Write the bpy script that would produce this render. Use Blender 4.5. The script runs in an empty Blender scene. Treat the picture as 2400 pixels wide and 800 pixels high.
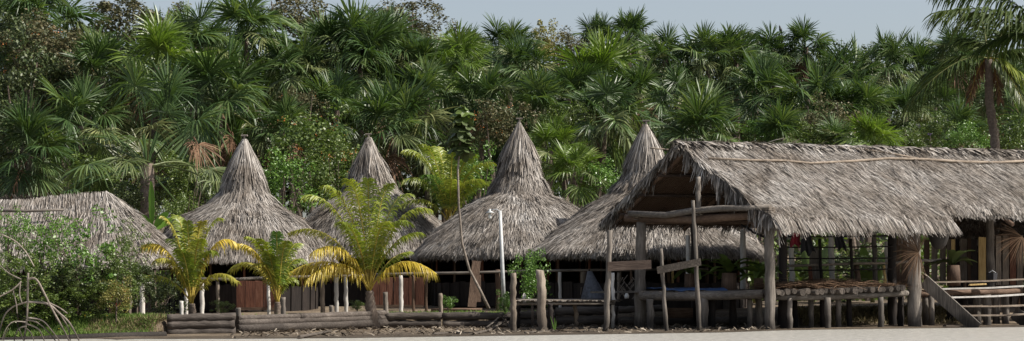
import bpy, math, random
import numpy as np
from mathutils import Vector, Matrix

R = math.radians
scene = bpy.context.scene
col = scene.collection

# ------------------------------------------------------------------ camera, light, exposure
F, ROLL, CH, PX, PY = 4800.0, R(0.5), 1.17, 1200.0, 690.0     # focal length in photo pixels, roll, eye height, principal point
cd = bpy.data.cameras.new('camera')
cd.sensor_width = 36.0
cd.lens = F / 2400.0 * 36.0
cd.shift_y = (PY - 400.0) / 2400.0
cd.clip_start = 0.5
cd.clip_end = 3000.0
cam = bpy.data.objects.new('camera', cd)
col.objects.link(cam)
cr, sr = math.cos(ROLL), math.sin(ROLL)
cam.matrix_world = Matrix(((cr, sr, 0, 0), (0, 0, -1, 0), (-sr, cr, 0, CH), (0, 0, 0, 1)))
scene.camera = cam

SUN_EL, SUN_AZ = R(46), R(78)          # azimuth measured from straight behind the camera towards the right
sdir = Vector((math.sin(SUN_AZ) * math.cos(SUN_EL), -math.cos(SUN_AZ) * math.cos(SUN_EL), math.sin(SUN_EL)))
world = bpy.data.worlds.new('World')
scene.world = world
world.use_nodes = True
wn, wl = world.node_tree.nodes, world.node_tree.links
bg = wn['Background']
sky = wn.new('ShaderNodeTexSky')
sky.sky_type = 'NISHITA'
sky.sun_disc = False
sky.sun_elevation = SUN_EL
sky.sun_rotation = math.atan2(sdir.x, sdir.y)
sky.air_density = 1.0
sky.dust_density = 2.2
sky.ozone_density = 1.0
hs = wn.new('ShaderNodeHueSaturation')
hs.inputs['Saturation'].default_value = 0.62
wl.new(sky.outputs[0], hs.inputs['Color'])
wl.new(hs.outputs[0], bg.inputs['Color'])
bg.inputs['Strength'].default_value = 0.082
sl = bpy.data.lights.new('sun', 'SUN')
sl.energy = 4.6
sl.angle = R(0.5)
sl.color = (1.0, 0.94, 0.85)
so = bpy.data.objects.new('sun', sl)
so.rotation_euler = sdir.to_track_quat('Z', 'Y').to_euler()
so.location = sdir * 60
col.objects.link(so)
scene.view_settings.view_transform = 'Standard'
scene.view_settings.look = 'None'
scene.view_settings.gamma = 1.0
scene.view_settings.exposure = 0.7
scene.render.engine = 'CYCLES'
scene.cycles.max_bounces = 6
scene.cycles.transparent_max_bounces = 6


# ------------------------------------------------------------------ pixel <-> world
def ray(px, py):
    u, v = (px - PX) / F, (PY - py) / F
    return u * cr + v * sr, -u * sr + v * cr


def at(px, py, D):
    a, b = ray(px, py)
    return Vector((a * D, D, CH + b * D))


def onz(px, py, z):
    a, b = ray(px, py)
    D = (z - CH) / b
    return Vector((a * D, D, z))


def ppm(D):
    return F / D


# ------------------------------------------------------------------ materials
MATS = {}


def new_mat(name):
    m = bpy.data.materials.new(name)
    m.use_nodes = True
    MATS[name] = m
    return m, m.node_tree.nodes, m.node_tree.links, m.node_tree.nodes['Principled BSDF']


def ramp(nodes, stops):
    r = nodes.new('ShaderNodeValToRGB')
    els = r.color_ramp.elements
    while len(els) < len(stops):
        els.new(0.5)
    for e, (p, c) in zip(els, stops):
        e.position = p
        e.color = (c[0], c[1], c[2], 1)
    return r


def mat_island(name, stops, rough=0.6, noise_scale=1.5, noise_mix=0.35, translucent=0.0, spec=0.4, obj_mix=0.0, tcol=None, patch=None):
    """colour by random per island (a blade, a leaf), broken up by noise; optional translucency for leaves"""
    m, n, l, b = new_mat(name)
    geo = n.new('ShaderNodeNewGeometry')
    tc = n.new('ShaderNodeTexCoord')
    no = n.new('ShaderNodeTexNoise')
    no.inputs['Scale'].default_value = noise_scale
    no.inputs['Detail'].default_value = 3
    l.new(tc.outputs['Object'], no.inputs['Vector'])
    mx = n.new('ShaderNodeMix')
    mx.data_type = 'FLOAT'
    mx.inputs[0].default_value = noise_mix
    l.new(geo.outputs['Random Per Island'], mx.inputs[2])
    l.new(no.outputs[0], mx.inputs[3])
    src = mx.outputs[0]
    if obj_mix:
        oi = n.new('ShaderNodeObjectInfo')
        m2 = n.new('ShaderNodeMix')
        m2.data_type = 'FLOAT'
        m2.inputs[0].default_value = obj_mix
        l.new(src, m2.inputs[2])
        l.new(oi.outputs['Random'], m2.inputs[3])
        src = m2.outputs[0]
    r = ramp(n, stops)
    l.new(src, r.inputs[0])
    base = r.outputs[0]
    if patch:                                    # weathering: stains and bleached areas
        np_ = n.new('ShaderNodeTexNoise')
        np_.inputs['Scale'].default_value = patch
        np_.inputs['Detail'].default_value = 6
        np_.inputs['Roughness'].default_value = 0.65
        np_.inputs['Distortion'].default_value = 0.6
        l.new(geo.outputs['Position'], np_.inputs['Vector'])
        rp = ramp(n, [(0.34, (0.60, 0.55, 0.50)), (0.47, (0.88, 0.85, 0.82)), (0.58, (1.0, 0.99, 0.98)), (0.68, (1.30, 1.32, 1.34))])
        l.new(np_.outputs[0], rp.inputs[0])
        mp_ = n.new('ShaderNodeMix')
        mp_.data_type = 'RGBA'
        mp_.blend_type = 'MULTIPLY'
        mp_.inputs[0].default_value = 1
        l.new(base, mp_.inputs[6])
        l.new(rp.outputs[0], mp_.inputs[7])
        base = mp_.outputs[2]
    l.new(base, b.inputs['Base Color'])
    b.inputs['Roughness'].default_value = rough
    b.inputs['Specular IOR Level'].default_value = spec
    if translucent:
        tr = n.new('ShaderNodeBsdfTranslucent')
        if tcol:
            mc = n.new('ShaderNodeMix')
            mc.data_type = 'RGBA'
            mc.blend_type = 'MULTIPLY'
            mc.inputs[0].default_value = 1
            l.new(r.outputs[0], mc.inputs[6])
            mc.inputs[7].default_value = (*tcol, 1)
            l.new(mc.outputs[2], tr.inputs[0])
        else:
            l.new(r.outputs[0], tr.inputs[0])
        ms = n.new('ShaderNodeMixShader')
        ms.inputs[0].default_value = translucent
        l.new(b.outputs[0], ms.inputs[1])
        l.new(tr.outputs[0], ms.inputs[2])
        l.new(ms.outputs[0], n['Material Output'].inputs['Surface'])
    return m


def mat_wood(name, c1, c2, c3, axis='z', rough=0.8, scale=9.0, bump=0.5, stain=0.38):
    m, n, l, b = new_mat(name)
    tc = n.new('ShaderNodeTexCoord')
    oi = n.new('ShaderNodeObjectInfo')
    add = n.new('ShaderNodeVectorMath')
    add.operation = 'ADD'
    sc_ = n.new('ShaderNodeVectorMath')
    sc_.operation = 'SCALE'
    sc_.inputs['Scale'].default_value = 37.0
    cmb = n.new('ShaderNodeCombineXYZ')
    for i in range(3):
        l.new(oi.outputs['Random'], cmb.inputs[i])
    l.new(cmb.outputs[0], sc_.inputs[0])
    l.new(tc.outputs['Object'], add.inputs[0])
    l.new(sc_.outputs[0], add.inputs[1])
    mp = n.new('ShaderNodeMapping')
    s = {'z': (1, 1, 0.09), 'x': (0.09, 1, 1), 'n': (1, 1, 1)}[axis]
    mp.inputs['Scale'].default_value = s
    l.new(add.outputs[0], mp.inputs['Vector'])
    no = n.new('ShaderNodeTexNoise')
    no.inputs['Scale'].default_value = scale * 2.2
    no.inputs['Detail'].default_value = 6
    no.inputs['Roughness'].default_value = 0.65
    l.new(mp.outputs[0], no.inputs['Vector'])
    n2 = n.new('ShaderNodeTexNoise')
    n2.inputs['Scale'].default_value = 1.3
    n2.inputs['Detail'].default_value = 4
    l.new(add.outputs[0], n2.inputs['Vector'])
    mx = n.new('ShaderNodeMix')
    mx.data_type = 'FLOAT'
    mx.inputs[0].default_value = 0.4
    l.new(no.outputs[0], mx.inputs[2])
    l.new(n2.outputs[0], mx.inputs[3])
    r = ramp(n, [(0.32, c1), (0.5, c2), (0.68, c3)])
    l.new(mx.outputs[0], r.inputs[0])
    hv = n.new('ShaderNodeHueSaturation')
    mr = n.new('ShaderNodeMapRange')
    mr.inputs['To Min'].default_value = 0.75
    mr.inputs['To Max'].default_value = 1.25
    l.new(oi.outputs['Random'], mr.inputs['Value'])
    l.new(mr.outputs[0], hv.inputs['Value'])
    l.new(r.outputs[0], hv.inputs['Color'])
    # tide stain: wood that stands in the river is dark up to an uneven waterline
    ge = n.new('ShaderNodeNewGeometry')
    sz = n.new('ShaderNodeSeparateXYZ')
    l.new(ge.outputs['Position'], sz.inputs[0])
    ad = n.new('ShaderNodeMath')
    ad.operation = 'MULTIPLY_ADD'
    l.new(n2.outputs[0], ad.inputs[0])
    ad.inputs[1].default_value = 0.5
    l.new(sz.outputs['Z'], ad.inputs[2])
    m3 = n.new('ShaderNodeMapRange')
    m3.inputs['From Min'].default_value = 0.45
    m3.inputs['From Max'].default_value = 0.8
    m3.inputs['To Min'].default_value = stain
    m3.inputs['To Max'].default_value = 1.0
    l.new(ad.outputs[0], m3.inputs['Value'])
    mm = n.new('ShaderNodeMix')
    mm.data_type = 'RGBA'
    mm.blend_type = 'MULTIPLY'
    mm.inputs[0].default_value = 1
    l.new(hv.outputs[0], mm.inputs[6])
    l.new(m3.outputs[0], mm.inputs[7])
    l.new(mm.outputs[2], b.inputs['Base Color'])
    b.inputs['Roughness'].default_value = rough
    b.inputs['Specular IOR Level'].default_value = 0.25
    bp = n.new('ShaderNodeBump')
    bp.inputs['Strength'].default_value = bump
    bp.inputs['Distance'].default_value = 0.03
    l.new(no.outputs[0], bp.inputs['Height'])
    l.new(bp.outputs[0], b.inputs['Normal'])
    return m


def mat_plain(name, c, rough=0.6, var=0.25, scale=6.0):
    m, n, l, b = new_mat(name)
    tc = n.new('ShaderNodeTexCoord')
    no = n.new('ShaderNodeTexNoise')
    no.inputs['Scale'].default_value = scale
    no.inputs['Detail'].default_value = 5
    l.new(tc.outputs['Object'], no.inputs['Vector'])
    lo = [x * (1 - var) for x in c]
    hi = [min(1, x * (1 + var)) for x in c]
    r = ramp(n, [(0.3, lo), (0.7, hi)])
    l.new(no.outputs[0], r.inputs[0])
    l.new(r.outputs[0], b.inputs['Base Color'])
    b.inputs['Roughness'].default_value = rough
    return m


mat_island('thatch', [(0.12, (0.065, 0.057, 0.050)), (0.33, (0.15, 0.135, 0.120)), (0.55, (0.27, 0.247, 0.224)), (0.74, (0.39, 0.362, 0.333)), (0.92, (0.60, 0.568, 0.53))],
           rough=0.75, noise_scale=0.55, noise_mix=0.3, spec=0.2, patch=0.75)
mat_island('thatch_brown', [(0.0, (0.09, 0.062, 0.043)), (0.5, (0.18, 0.128, 0.09)), (1.0, (0.30, 0.22, 0.15))], rough=0.85, noise_scale=1.5, noise_mix=0.3, spec=0.1)
mat_island('thatch_base', [(0.2, (0.05, 0.04, 0.033)), (0.8, (0.12, 0.10, 0.085))], rough=0.9, noise_scale=8, noise_mix=1.0, spec=0.1)
mat_island('fan_green', [(0.05, (0.022, 0.046, 0.015)), (0.5, (0.054, 0.099, 0.030)), (0.95, (0.145, 0.195, 0.07))], rough=0.42, noise_mix=0.2, translucent=0.25, obj_mix=0.45, spec=0.35, tcol=(1.4, 1.4, 0.6))
mat_island('fan_bright', [(0.0, (0.055, 0.095, 0.016)), (0.5, (0.11, 0.17, 0.028)), (1.0, (0.20, 0.26, 0.05))], rough=0.42, noise_mix=0.2, translucent=0.28, obj_mix=0.4, spec=0.5, tcol=(1.3, 1.5, 0.6))
mat_island('fan_olive', [(0.0, (0.05, 0.075, 0.03)), (0.5, (0.11, 0.14, 0.05)), (1.0, (0.24, 0.25, 0.10))], rough=0.4, noise_mix=0.2, translucent=0.2, obj_mix=0.4, spec=0.45)
mat_island('dry_brown', [(0.0, (0.035, 0.022, 0.014)), (0.5, (0.085, 0.052, 0.032)), (1.0, (0.19, 0.12, 0.075))], rough=0.8, noise_mix=0.2, spec=0.1)
mat_island('fan_dead', [(0.0, (0.07, 0.04, 0.025)), (0.5, (0.16, 0.09, 0.055)), (1.0, (0.30, 0.19, 0.12))], rough=0.7, noise_mix=0.2, translucent=0.1, spec=0.2)
mat_island('coco_green', [(0.05, (0.08, 0.13, 0.02)), (0.5, (0.20, 0.25, 0.035)), (0.95, (0.45, 0.43, 0.07))], rough=0.4, noise_scale=0.8, noise_mix=0.55, translucent=0.3, obj_mix=0.25, spec=0.5, tcol=(1.2, 1.3, 0.6))
mat_island('coco_dark', [(0.0, (0.018, 0.034, 0.008)), (0.5, (0.042, 0.070, 0.014)), (1.0, (0.10, 0.12, 0.03))], rough=0.6, noise_scale=0.8, noise_mix=0.4, translucent=0.3, obj_mix=0.2, spec=0.15)
mat_island('coco_mid', [(0.0, (0.10, 0.13, 0.02)), (0.5, (0.28, 0.27, 0.035)), (1.0, (0.55, 0.44, 0.09))], rough=0.45, noise_scale=1.0, noise_mix=0.6, translucent=0.3, obj_mix=0.1, spec=0.4)
mat_island('coco_yellow', [(0.0, (0.20, 0.19, 0.02)), (0.35, (0.42, 0.34, 0.03)), (0.65, (0.60, 0.44, 0.06)), (1.0, (0.72, 0.60, 0.20))], rough=0.45, noise_scale=1.0, noise_mix=0.4, translucent=0.3, obj_mix=0.15, spec=0.4)
mat_island('leaf_green', [(0.0, (0.035, 0.06, 0.013)), (0.5, (0.085, 0.13, 0.026)), (1.0, (0.20, 0.24, 0.06))], rough=0.45, noise_scale=0.8, noise_mix=0.3, translucent=0.2, obj_mix=0.15, spec=0.5, tcol=(1.2, 1.4, 0.5))
mat_island('leaf_bright', [(0.0, (0.05, 0.11, 0.015)), (0.5, (0.10, 0.20, 0.03)), (1.0, (0.20, 0.32, 0.06))], rough=0.4, noise_scale=0.8, noise_mix=0.3, translucent=0.25, obj_mix=0.15, spec=0.5)
mat_island('banana_green', [(0.0, (0.09, 0.20, 0.02)), (1.0, (0.18, 0.34, 0.05))], rough=0.4, noise_scale=3, noise_mix=0.8, translucent=0.3)
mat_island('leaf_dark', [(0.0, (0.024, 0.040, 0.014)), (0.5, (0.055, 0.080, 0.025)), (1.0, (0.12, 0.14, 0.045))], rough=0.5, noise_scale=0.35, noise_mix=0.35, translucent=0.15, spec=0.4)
mat_island('leaf_brown', [(0.0, (0.04, 0.05, 0.022)), (0.45, (0.085, 0.09, 0.038)), (0.8, (0.15, 0.125, 0.06)), (1.0, (0.25, 0.17, 0.085))], rough=0.55, noise_scale=0.5, noise_mix=0.35, translucent=0.2, spec=0.3)
mat_island('leaf_yellow', [(0.0, (0.09, 0.11, 0.03)), (0.5, (0.20, 0.20, 0.05)), (1.0, (0.38, 0.30, 0.10))], rough=0.5, noise_scale=0.5, noise_mix=0.35, translucent=0.25, spec=0.3)
mat_island('flower_orange', [(0.0, (0.55, 0.14, 0.03)), (1.0, (0.75, 0.30, 0.08))], rough=0.6, translucent=0.2)
mat_island('flower_violet', [(0.0, (0.25, 0.12, 0.45)), (1.0, (0.42, 0.28, 0.60))], rough=0.6, translucent=0.2)
mat_island('flower_yellow', [(0.0, (0.70, 0.45, 0.03)), (1.0, (0.80, 0.60, 0.06))], rough=0.6)
mat_island('flower_red', [(0.0, (0.45, 0.02, 0.02)), (1.0, (0.60, 0.08, 0.04))], rough=0.6, translucent=0.2)
mat_island('grass', [(0.0, (0.04, 0.08, 0.014)), (0.5, (0.10, 0.17, 0.03)), (0.85, (0.19, 0.25, 0.055)), (1.0, (0.28, 0.24, 0.10))], rough=0.6, noise_scale=0.6, noise_mix=0.4, translucent=0.2, spec=0.3)
mat_island('dry_grass', [(0.0, (0.06, 0.06, 0.02)), (0.5, (0.15, 0.12, 0.06)), (1.0, (0.28, 0.23, 0.13))], rough=0.7, noise_scale=0.6, noise_mix=0.3, translucent=0.1, spec=0.2)
mat_island('debris', [(0.0, (0.03, 0.024, 0.018)), (0.5, (0.09, 0.072, 0.055)), (0.85, (0.22, 0.18, 0.135)), (1.0, (0.55, 0.49, 0.41))], rough=0.8, noise_mix=0.1, spec=0.2)
mat_wood('wood_grey', (0.05, 0.043, 0.037), (0.125, 0.108, 0.092), (0.25, 0.22, 0.19), 'z')
mat_wood('wood_grey_x', (0.05, 0.043, 0.037), (0.125, 0.108, 0.092), (0.25, 0.22, 0.19), 'x')
mat_wood('log', (0.03, 0.024, 0.020), (0.075, 0.062, 0.053), (0.15, 0.128, 0.11), 'x', scale=7, bump=1.0, stain=0.75)
mat_wood('wood_tan', (0.075, 0.058, 0.044), (0.175, 0.142, 0.112), (0.32, 0.27, 0.22), 'z')
mat_wood('wood_weather', (0.022, 0.018, 0.015), (0.055, 0.045, 0.037), (0.13, 0.108, 0.09), 'n')
mat_wood('wood_tan_x', (0.11, 0.085, 0.062), (0.25, 0.20, 0.155), (0.40, 0.335, 0.265), 'x')
mat_wood('wood_white', (0.30, 0.275, 0.24), (0.50, 0.475, 0.44), (0.64, 0.62, 0.585), 'z', scale=6, bump=0.3)
mat_wood('wood_red', (0.045, 0.019, 0.013), (0.115, 0.046, 0.028), (0.19, 0.095, 0.062), 'z')
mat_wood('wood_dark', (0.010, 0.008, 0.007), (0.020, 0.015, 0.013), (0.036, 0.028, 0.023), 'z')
mat_wood('wood_dark_x', (0.010, 0.008, 0.007), (0.020, 0.015, 0.013), (0.036, 0.028, 0.023), 'x')
mat_wood('plank_dark', (0.025, 0.017, 0.014), (0.055, 0.038, 0.03), (0.10, 0.075, 0.06), 'x')
mat_wood('wood_brown', (0.05, 0.032, 0.022), (0.11, 0.07, 0.048), (0.19, 0.13, 0.09), 'z')
mat_wood('wood_brown_x', (0.05, 0.032, 0.022), (0.11, 0.07, 0.048), (0.19, 0.13, 0.09), 'x')
mat_wood('wood_gold', (0.30, 0.19, 0.07), (0.55, 0.38, 0.16), (0.70, 0.53, 0.27), 'z')
mat_wood('bark', (0.06, 0.045, 0.035), (0.13, 0.10, 0.08), (0.23, 0.19, 0.15), 'n', scale=5)
mat_wood('root', (0.10, 0.082, 0.065), (0.21, 0.175, 0.145), (0.35, 0.305, 0.26), 'n', scale=6)
mat_wood('stem_green', (0.07, 0.08, 0.03), (0.16, 0.16, 0.06), (0.27, 0.25, 0.10), 'n', scale=4)
mat_wood('stem_yellow', (0.26, 0.18, 0.03), (0.42, 0.32, 0.06), (0.55, 0.44, 0.14), 'n', scale=4)
mat_plain('metal_white', (0.42, 0.43, 0.43), 0.5, 0.22)
mat_plain('metal_grey', (0.42, 0.43, 0.44), 0.4, 0.15)
mat_plain('bulb', (0.75, 0.75, 0.72), 0.2, 0.03)
mat_plain('cloth_blue', (0.018, 0.05, 0.13), 0.55, 0.3)
mat_plain('cloth_pale', (0.40, 0.48, 0.60), 0.55, 0.2)
mat_plain('cloth_red', (0.22, 0.015, 0.03), 0.8, 0.3)
mat_plain('cloth_black', (0.012, 0.012, 0.016), 0.8, 0.3)
mat_plain('net', (0.10, 0.11, 0.14), 0.6, 0.4, 12)
mat_plain('basket', (0.022, 0.018, 0.015), 0.8, 0.4)
mat_plain('feather', (0.012, 0.012, 0.013), 0.6, 0.2)
mat_plain('shell_white', (0.72, 0.70, 0.66), 0.5, 0.1)


def mat_ground():
    m, n, l, b = new_mat('ground')
    tc = n.new('ShaderNodeTexCoord')
    n1 = n.new('ShaderNodeTexNoise')
    n1.inputs['Scale'].default_value = 0.7
    n1.inputs['Detail'].default_value = 8
    n1.inputs['Roughness'].default_value = 0.7
    l.new(tc.outputs['Object'], n1.inputs['Vector'])
    n2 = n.new('ShaderNodeTexNoise')
    n2.inputs['Scale'].default_value = 14
    n2.inputs['Detail'].default_value = 6
    l.new(tc.outputs['Object'], n2.inputs['Vector'])
    r1 = ramp(n, [(0.3, (0.075, 0.055, 0.038)), (0.5, (0.15, 0.115, 0.08)), (0.62, (0.22, 0.175, 0.125)), (0.75, (0.09, 0.10, 0.035))])
    l.new(n1.outputs[0], r1.inputs[0])
    r2 = ramp(n, [(0.3, (0.5, 0.5, 0.5)), (0.7, (1.3, 1.3, 1.3))])
    l.new(n2.outputs[0], r2.inputs[0])
    mx = n.new('ShaderNodeMix')
    mx.data_type = 'RGBA'
    mx.blend_type = 'MULTIPLY'
    mx.inputs[0].default_value = 1
    l.new(r1.outputs[0], mx.inputs[6])
    l.new(r2.outputs[0], mx.inputs[7])
    # wet mud close to the water line: darker and glossier (a stain that belongs to the mud, by height)
    sx = n.new('ShaderNodeSeparateXYZ')
    l.new(tc.outputs['Object'], sx.inputs[0])
    mr = n.new('ShaderNodeMapRange')
    mr.inputs['From Min'].default_value = 0.0
    mr.inputs['From Max'].default_value = 0.05
    mr.inputs['To Min'].default_value = 0.28
    mr.inputs['To Max'].default_value = 1.0
    l.new(sx.outputs['Z'], mr.inputs['Value'])
    m2 = n.new('ShaderNodeMix')
    m2.data_type = 'RGBA'
    m2.blend_type = 'MULTIPLY'
    m2.inputs[0].default_value = 1
    l.new(mx.outputs[2], m2.inputs[6])
    l.new(mr.outputs[0], m2.inputs[7])
    l.new(m2.outputs[2], b.inputs['Base Color'])
    b.inputs['Roughness'].default_value = 0.85
    b.inputs['Specular IOR Level'].default_value = 0.2
    bp = n.new('ShaderNodeBump')
    bp.inputs['Strength'].default_value = 0.6
    bp.inputs['Distance'].default_value = 0.05
    l.new(n2.outputs[0], bp.inputs['Height'])
    l.new(bp.outputs[0], b.inputs['Normal'])


def mat_water():
    m, n, l, b = new_mat('water')
    tc = n.new('ShaderNodeTexCoord')
    mp = n.new('ShaderNodeMapping')
    mp.inputs['Scale'].default_value = (0.9, 0.35, 1)
    l.new(tc.outputs['Object'], mp.inputs['Vector'])
    n1 = n.new('ShaderNodeTexNoise')
    n1.inputs['Scale'].default_value = 5.0
    n1.inputs['Detail'].default_value = 6
    l.new(mp.outputs[0], n1.inputs['Vector'])
    r = ramp(n, [(0.3, (0.37, 0.355, 0.32)), (0.7, (0.47, 0.455, 0.415))])
    l.new(n1.outputs[0], r.inputs[0])
    l.new(r.outputs[0], b.inputs['Base Color'])
    b.inputs['Roughness'].default_value = 0.25
    b.inputs['Specular IOR Level'].default_value = 0.4
    bp = n.new('ShaderNodeBump')
    bp.inputs['Strength'].default_value = 0.35
    bp.inputs['Distance'].default_value = 0.15
    l.new(n1.outputs[0], bp.inputs['Height'])
    l.new(bp.outputs[0], b.inputs['Normal'])


mat_ground()
mat_water()


# ------------------------------------------------------------------ mesh helpers
def np_mesh(name, V, Q, smooth=False):
    """mesh from numpy vertices and quads (n,4) or tris (n,3)"""
    me = bpy.data.meshes.new(name)
    V = np.asarray(V, dtype=np.float32)
    Q = np.asarray(Q, dtype=np.int32)
    me.vertices.add(len(V))
    me.vertices.foreach_set('co', V.ravel())
    k = Q.shape[1]
    me.loops.add(Q.size)
    me.loops.foreach_set('vertex_index', Q.ravel())
    me.polygons.add(len(Q))
    me.polygons.foreach_set('loop_start', np.arange(0, Q.size, k, dtype=np.int32))
    me.polygons.foreach_set('loop_total', np.full(len(Q), k, dtype=np.int32))
    if smooth:
        me.polygons.foreach_set('use_smooth', np.ones(len(Q), dtype=bool))
    me.update(calc_edges=True)
    me.validate()
    return me


def wloc(o):
    v = Vector((0, 0, 0))
    while o is not None:
        v = v + o.location
        o = o.parent
    return v


class MB:
    def __init__(s):
        s.v, s.f, s.n = [], [], 0

    def add(s, verts, faces):
        s.v += [tuple(p) for p in verts]
        s.f += [tuple(i + s.n for i in q) for q in faces]
        s.n += len(verts)

    def box(s, p0, p1, w, t, up=Vector((0, 0, 1)), taper=1.0, jit=0.0, rng=random):
        """a board from p0 to p1, width w along 'up' side, thickness t"""
        p0, p1 = Vector(p0), Vector(p1)
        d = (p1 - p0).normalized()
        a = d.cross(up)
        if a.length < 1e-4:
            a = Vector((1, 0, 0))
        a.normalize()
        b = a.cross(d).normalized()
        vs = []
        for i, p in enumerate((p0, p1)):
            k = 1.0 if i == 0 else taper
            for sa, sb in ((-1, -1), (1, -1), (1, 1), (-1, 1)):
                q = p + a * sa * t / 2 * k + b * sb * w / 2 * k
                if jit:
                    q = q + d * rng.uniform(-jit, jit)
                vs.append(q)
        s.add(vs, [(3, 2, 1, 0), (4, 5, 6, 7), (0, 1, 5, 4), (1, 2, 6, 5), (2, 3, 7, 6), (3, 0, 4, 7)])
        return s

    def tube(s, pts, rad, sides=8, knob=0.0, seed=0, cap=True):
        rng = random.Random(seed)
        pts = [Vector(p) for p in pts]
        n = len(pts)
        rad = [rad] * n if not hasattr(rad, '__len__') else rad
        vs = []
        ref = Vector((0.13, 1, 0.09)).normalized()
        for i, p in enumerate(pts):
            d = (pts[min(i + 1, n - 1)] - pts[max(i - 1, 0)])
            d = d.normalized() if d.length > 1e-6 else Vector((0, 0, 1))
            if abs(d.dot(ref)) > 0.95:
                ref = Vector((1, 0.1, 0))
            a = d.cross(ref).normalized()
            b = d.cross(a).normalized()
            for k in range(sides):
                th = 2 * math.pi * k / sides
                r = rad[i] * (1 + rng.uniform(-knob, knob))
                vs.append(p + a * math.cos(th) * r + b * math.sin(th) * r)
        fs = []
        for i in range(n - 1):
            for k in range(sides):
                k2 = (k + 1) % sides
                fs.append((i * sides + k, i * sides + k2, (i + 1) * sides + k2, (i + 1) * sides + k))
        if cap:
            fs.append(tuple(range(sides - 1, -1, -1)))
            fs.append(tuple((n - 1) * sides + k for k in range(sides)))
        s.add(vs, fs)
        return s

    def build(s, name, mat, parent=None, smooth=False, loc=None):
        o0 = wloc(parent) if parent is not None else Vector((0, 0, 0))
        if loc is not None:
            o0 = Vector(loc)
        me = bpy.data.meshes.new(name)
        me.from_pydata([(p[0] - o0.x, p[1] - o0.y, p[2] - o0.z) for p in s.v], [], s.f)
        me.update()
        if smooth:
            for p in me.polygons:
                p.use_smooth = len(p.vertices) == 4
        o = link(name, me, mat, parent)
        if loc is not None and parent is None:
            o.location = o0
        return o


def link(name, me, mat, parent=None):
    o = bpy.data.objects.new(name, me)
    if mat is not None and not me.materials:
        me.materials.append(MATS[mat])
    col.objects.link(o)
    if parent is not None:
        o.parent = parent
    return o


def set_mat(o, mat):
    o.material_slots[0].link = 'OBJECT'
    o.material_slots[0].material = MATS[mat]


def tag(o, label=None, cat=None, group=None, kind=None):
    if label:
        o['label'] = label
    if cat:
        o['category'] = cat
    if group:
        o['group'] = group
    if kind:
        o['kind'] = kind
    return o


def thing(name, label, cat, loc=(0, 0, 0), group=None):
    o = bpy.data.objects.new(name, None)
    o.empty_display_size = 0.2
    o.location = loc
    col.objects.link(o)
    return tag(o, label, cat, group)


def wobble(p0, p1, n, amp, rng):
    p0, p1 = Vector(p0), Vector(p1)
    out = []
    for i in range(n):
        t = i / (n - 1)
        p = p0.lerp(p1, t)
        if 0 < i < n - 1:
            p = p + Vector((rng.uniform(-amp, amp), rng.uniform(-amp, amp), rng.uniform(-amp, amp)))
        out.append(p)
    return out


def pole(name, p0, p1, r0, r1, mat, parent, seed=0, amp=0.02, n=6, sides=9, knob=0.07):
    rng = random.Random(seed * 7 + 1)
    n = n * 2
    knob = 0.11
    pts = wobble(p0, p1, n, amp, rng)
    rs = [(r0 + (r1 - r0) * i / (n - 1)) * (1 + rng.uniform(-0.07, 0.07)) for i in range(n)]
    return MB().tube(pts, rs, sides, knob, seed).build(name, mat, parent, smooth=True)


def lerp_tab(x, tab):
    if x <= tab[0][0]:
        return tab[0][1]
    for (a, b), (c, d) in zip(tab, tab[1:]):
        if x <= c:
            return b + (d - b) * (x - a) / (c - a)
    return tab[-1][1]


def sstep(t):
    t = min(1.0, max(0.0, t))
    return t * t * (3 - 2 * t)


# ------------------------------------------------------------------ the ground and the water
WALL = [(-60, 58.6), (-12.5, 60.2), (-10.8, 60.8), (-10.6, 62.5), (-8.5, 62.9), (-7.9, 63.6), (-4.4, 69.6), (0, 70.0), (6.2, 69.0), (8.0, 67.5), (9.5, 65.2), (14, 66), (22, 68), (60, 70)]
MUDW = [(-60, 1.6), (-12, 1.8), (-10.4, 5.0), (-8.4, 6.0), (-4.4, 13.2), (0, 12.2), (6.2, 9.3), (9.5, 2.3), (60, 2.3)]
STEP = [(-60, 1.6), (-11.5, 1.4), (-10.5, 0.3), (6.2, 0.3), (8.5, 3.5), (60, 6.0)]
EDGE = [(-60, 1.0), (-10.6, 1.0), (6.2, 1.0), (9.5, 1.0), (60, 1.0)]


def ground_z(X, D):
    o = D - lerp_tab(X, WALL)
    if o < 0:
        z = 0.05 * (1 + o / lerp_tab(X, MUDW))
        return max(-0.8, z)
    z = 0.05 + 0.44 * sstep((o - 0.12) / lerp_tab(X, STEP))
    z += 0.27 * sstep((D - 70) / 10) * sstep(o / 3)
    if D > 94:
        z += 0.11 * (min(D, 150) - 94)
    z += 0.02 * math.sin(X * 1.7 + D * 0.9) * math.sin(D * 1.3 - X * 0.4)
    return z


def build_ground():
    xs = list(np.arange(-46, 46.01, 0.5))
    xs = [-400, -150, -80] + xs + [80, 150, 400]
    offs = [-60, -25, -14, -11, -9, -7, -5, -3.5, -2.2, -1.2, -0.6, -0.2, 0, 0.12, 0.2, 0.3, 0.45, 0.7, 1, 1.4, 1.9, 2.5, 3.3, 4.2, 5.2, 6.5, 8, 10, 12, 15, 18, 22, 27, 33, 40, 50, 65, 90, 150, 400, 1500]
    V, Fc = [], []
    for x in xs:
        w = lerp_tab(x, WALL)
        for o in offs:
            V.append((x, w + o, ground_z(x, w + o)))
    n = len(offs)
    for i in range(len(xs) - 1):
        for j in range(n - 1):
            Fc.append((i * n + j, (i + 1) * n + j, (i + 1) * n + j + 1, i * n + j + 1))
    me = np_mesh('ground', V, Fc, smooth=True)
    o = link('ground', me, 'ground')
    tag(o, kind='structure')
    mb = MB()
    mb.add([(-900, -120, 0), (900, -120, 0), (900, 78, 0), (-900, 78, 0)], [(0, 1, 2, 3)])
    tag(mb.build('water', 'water'), kind='structure')


build_ground()


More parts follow.
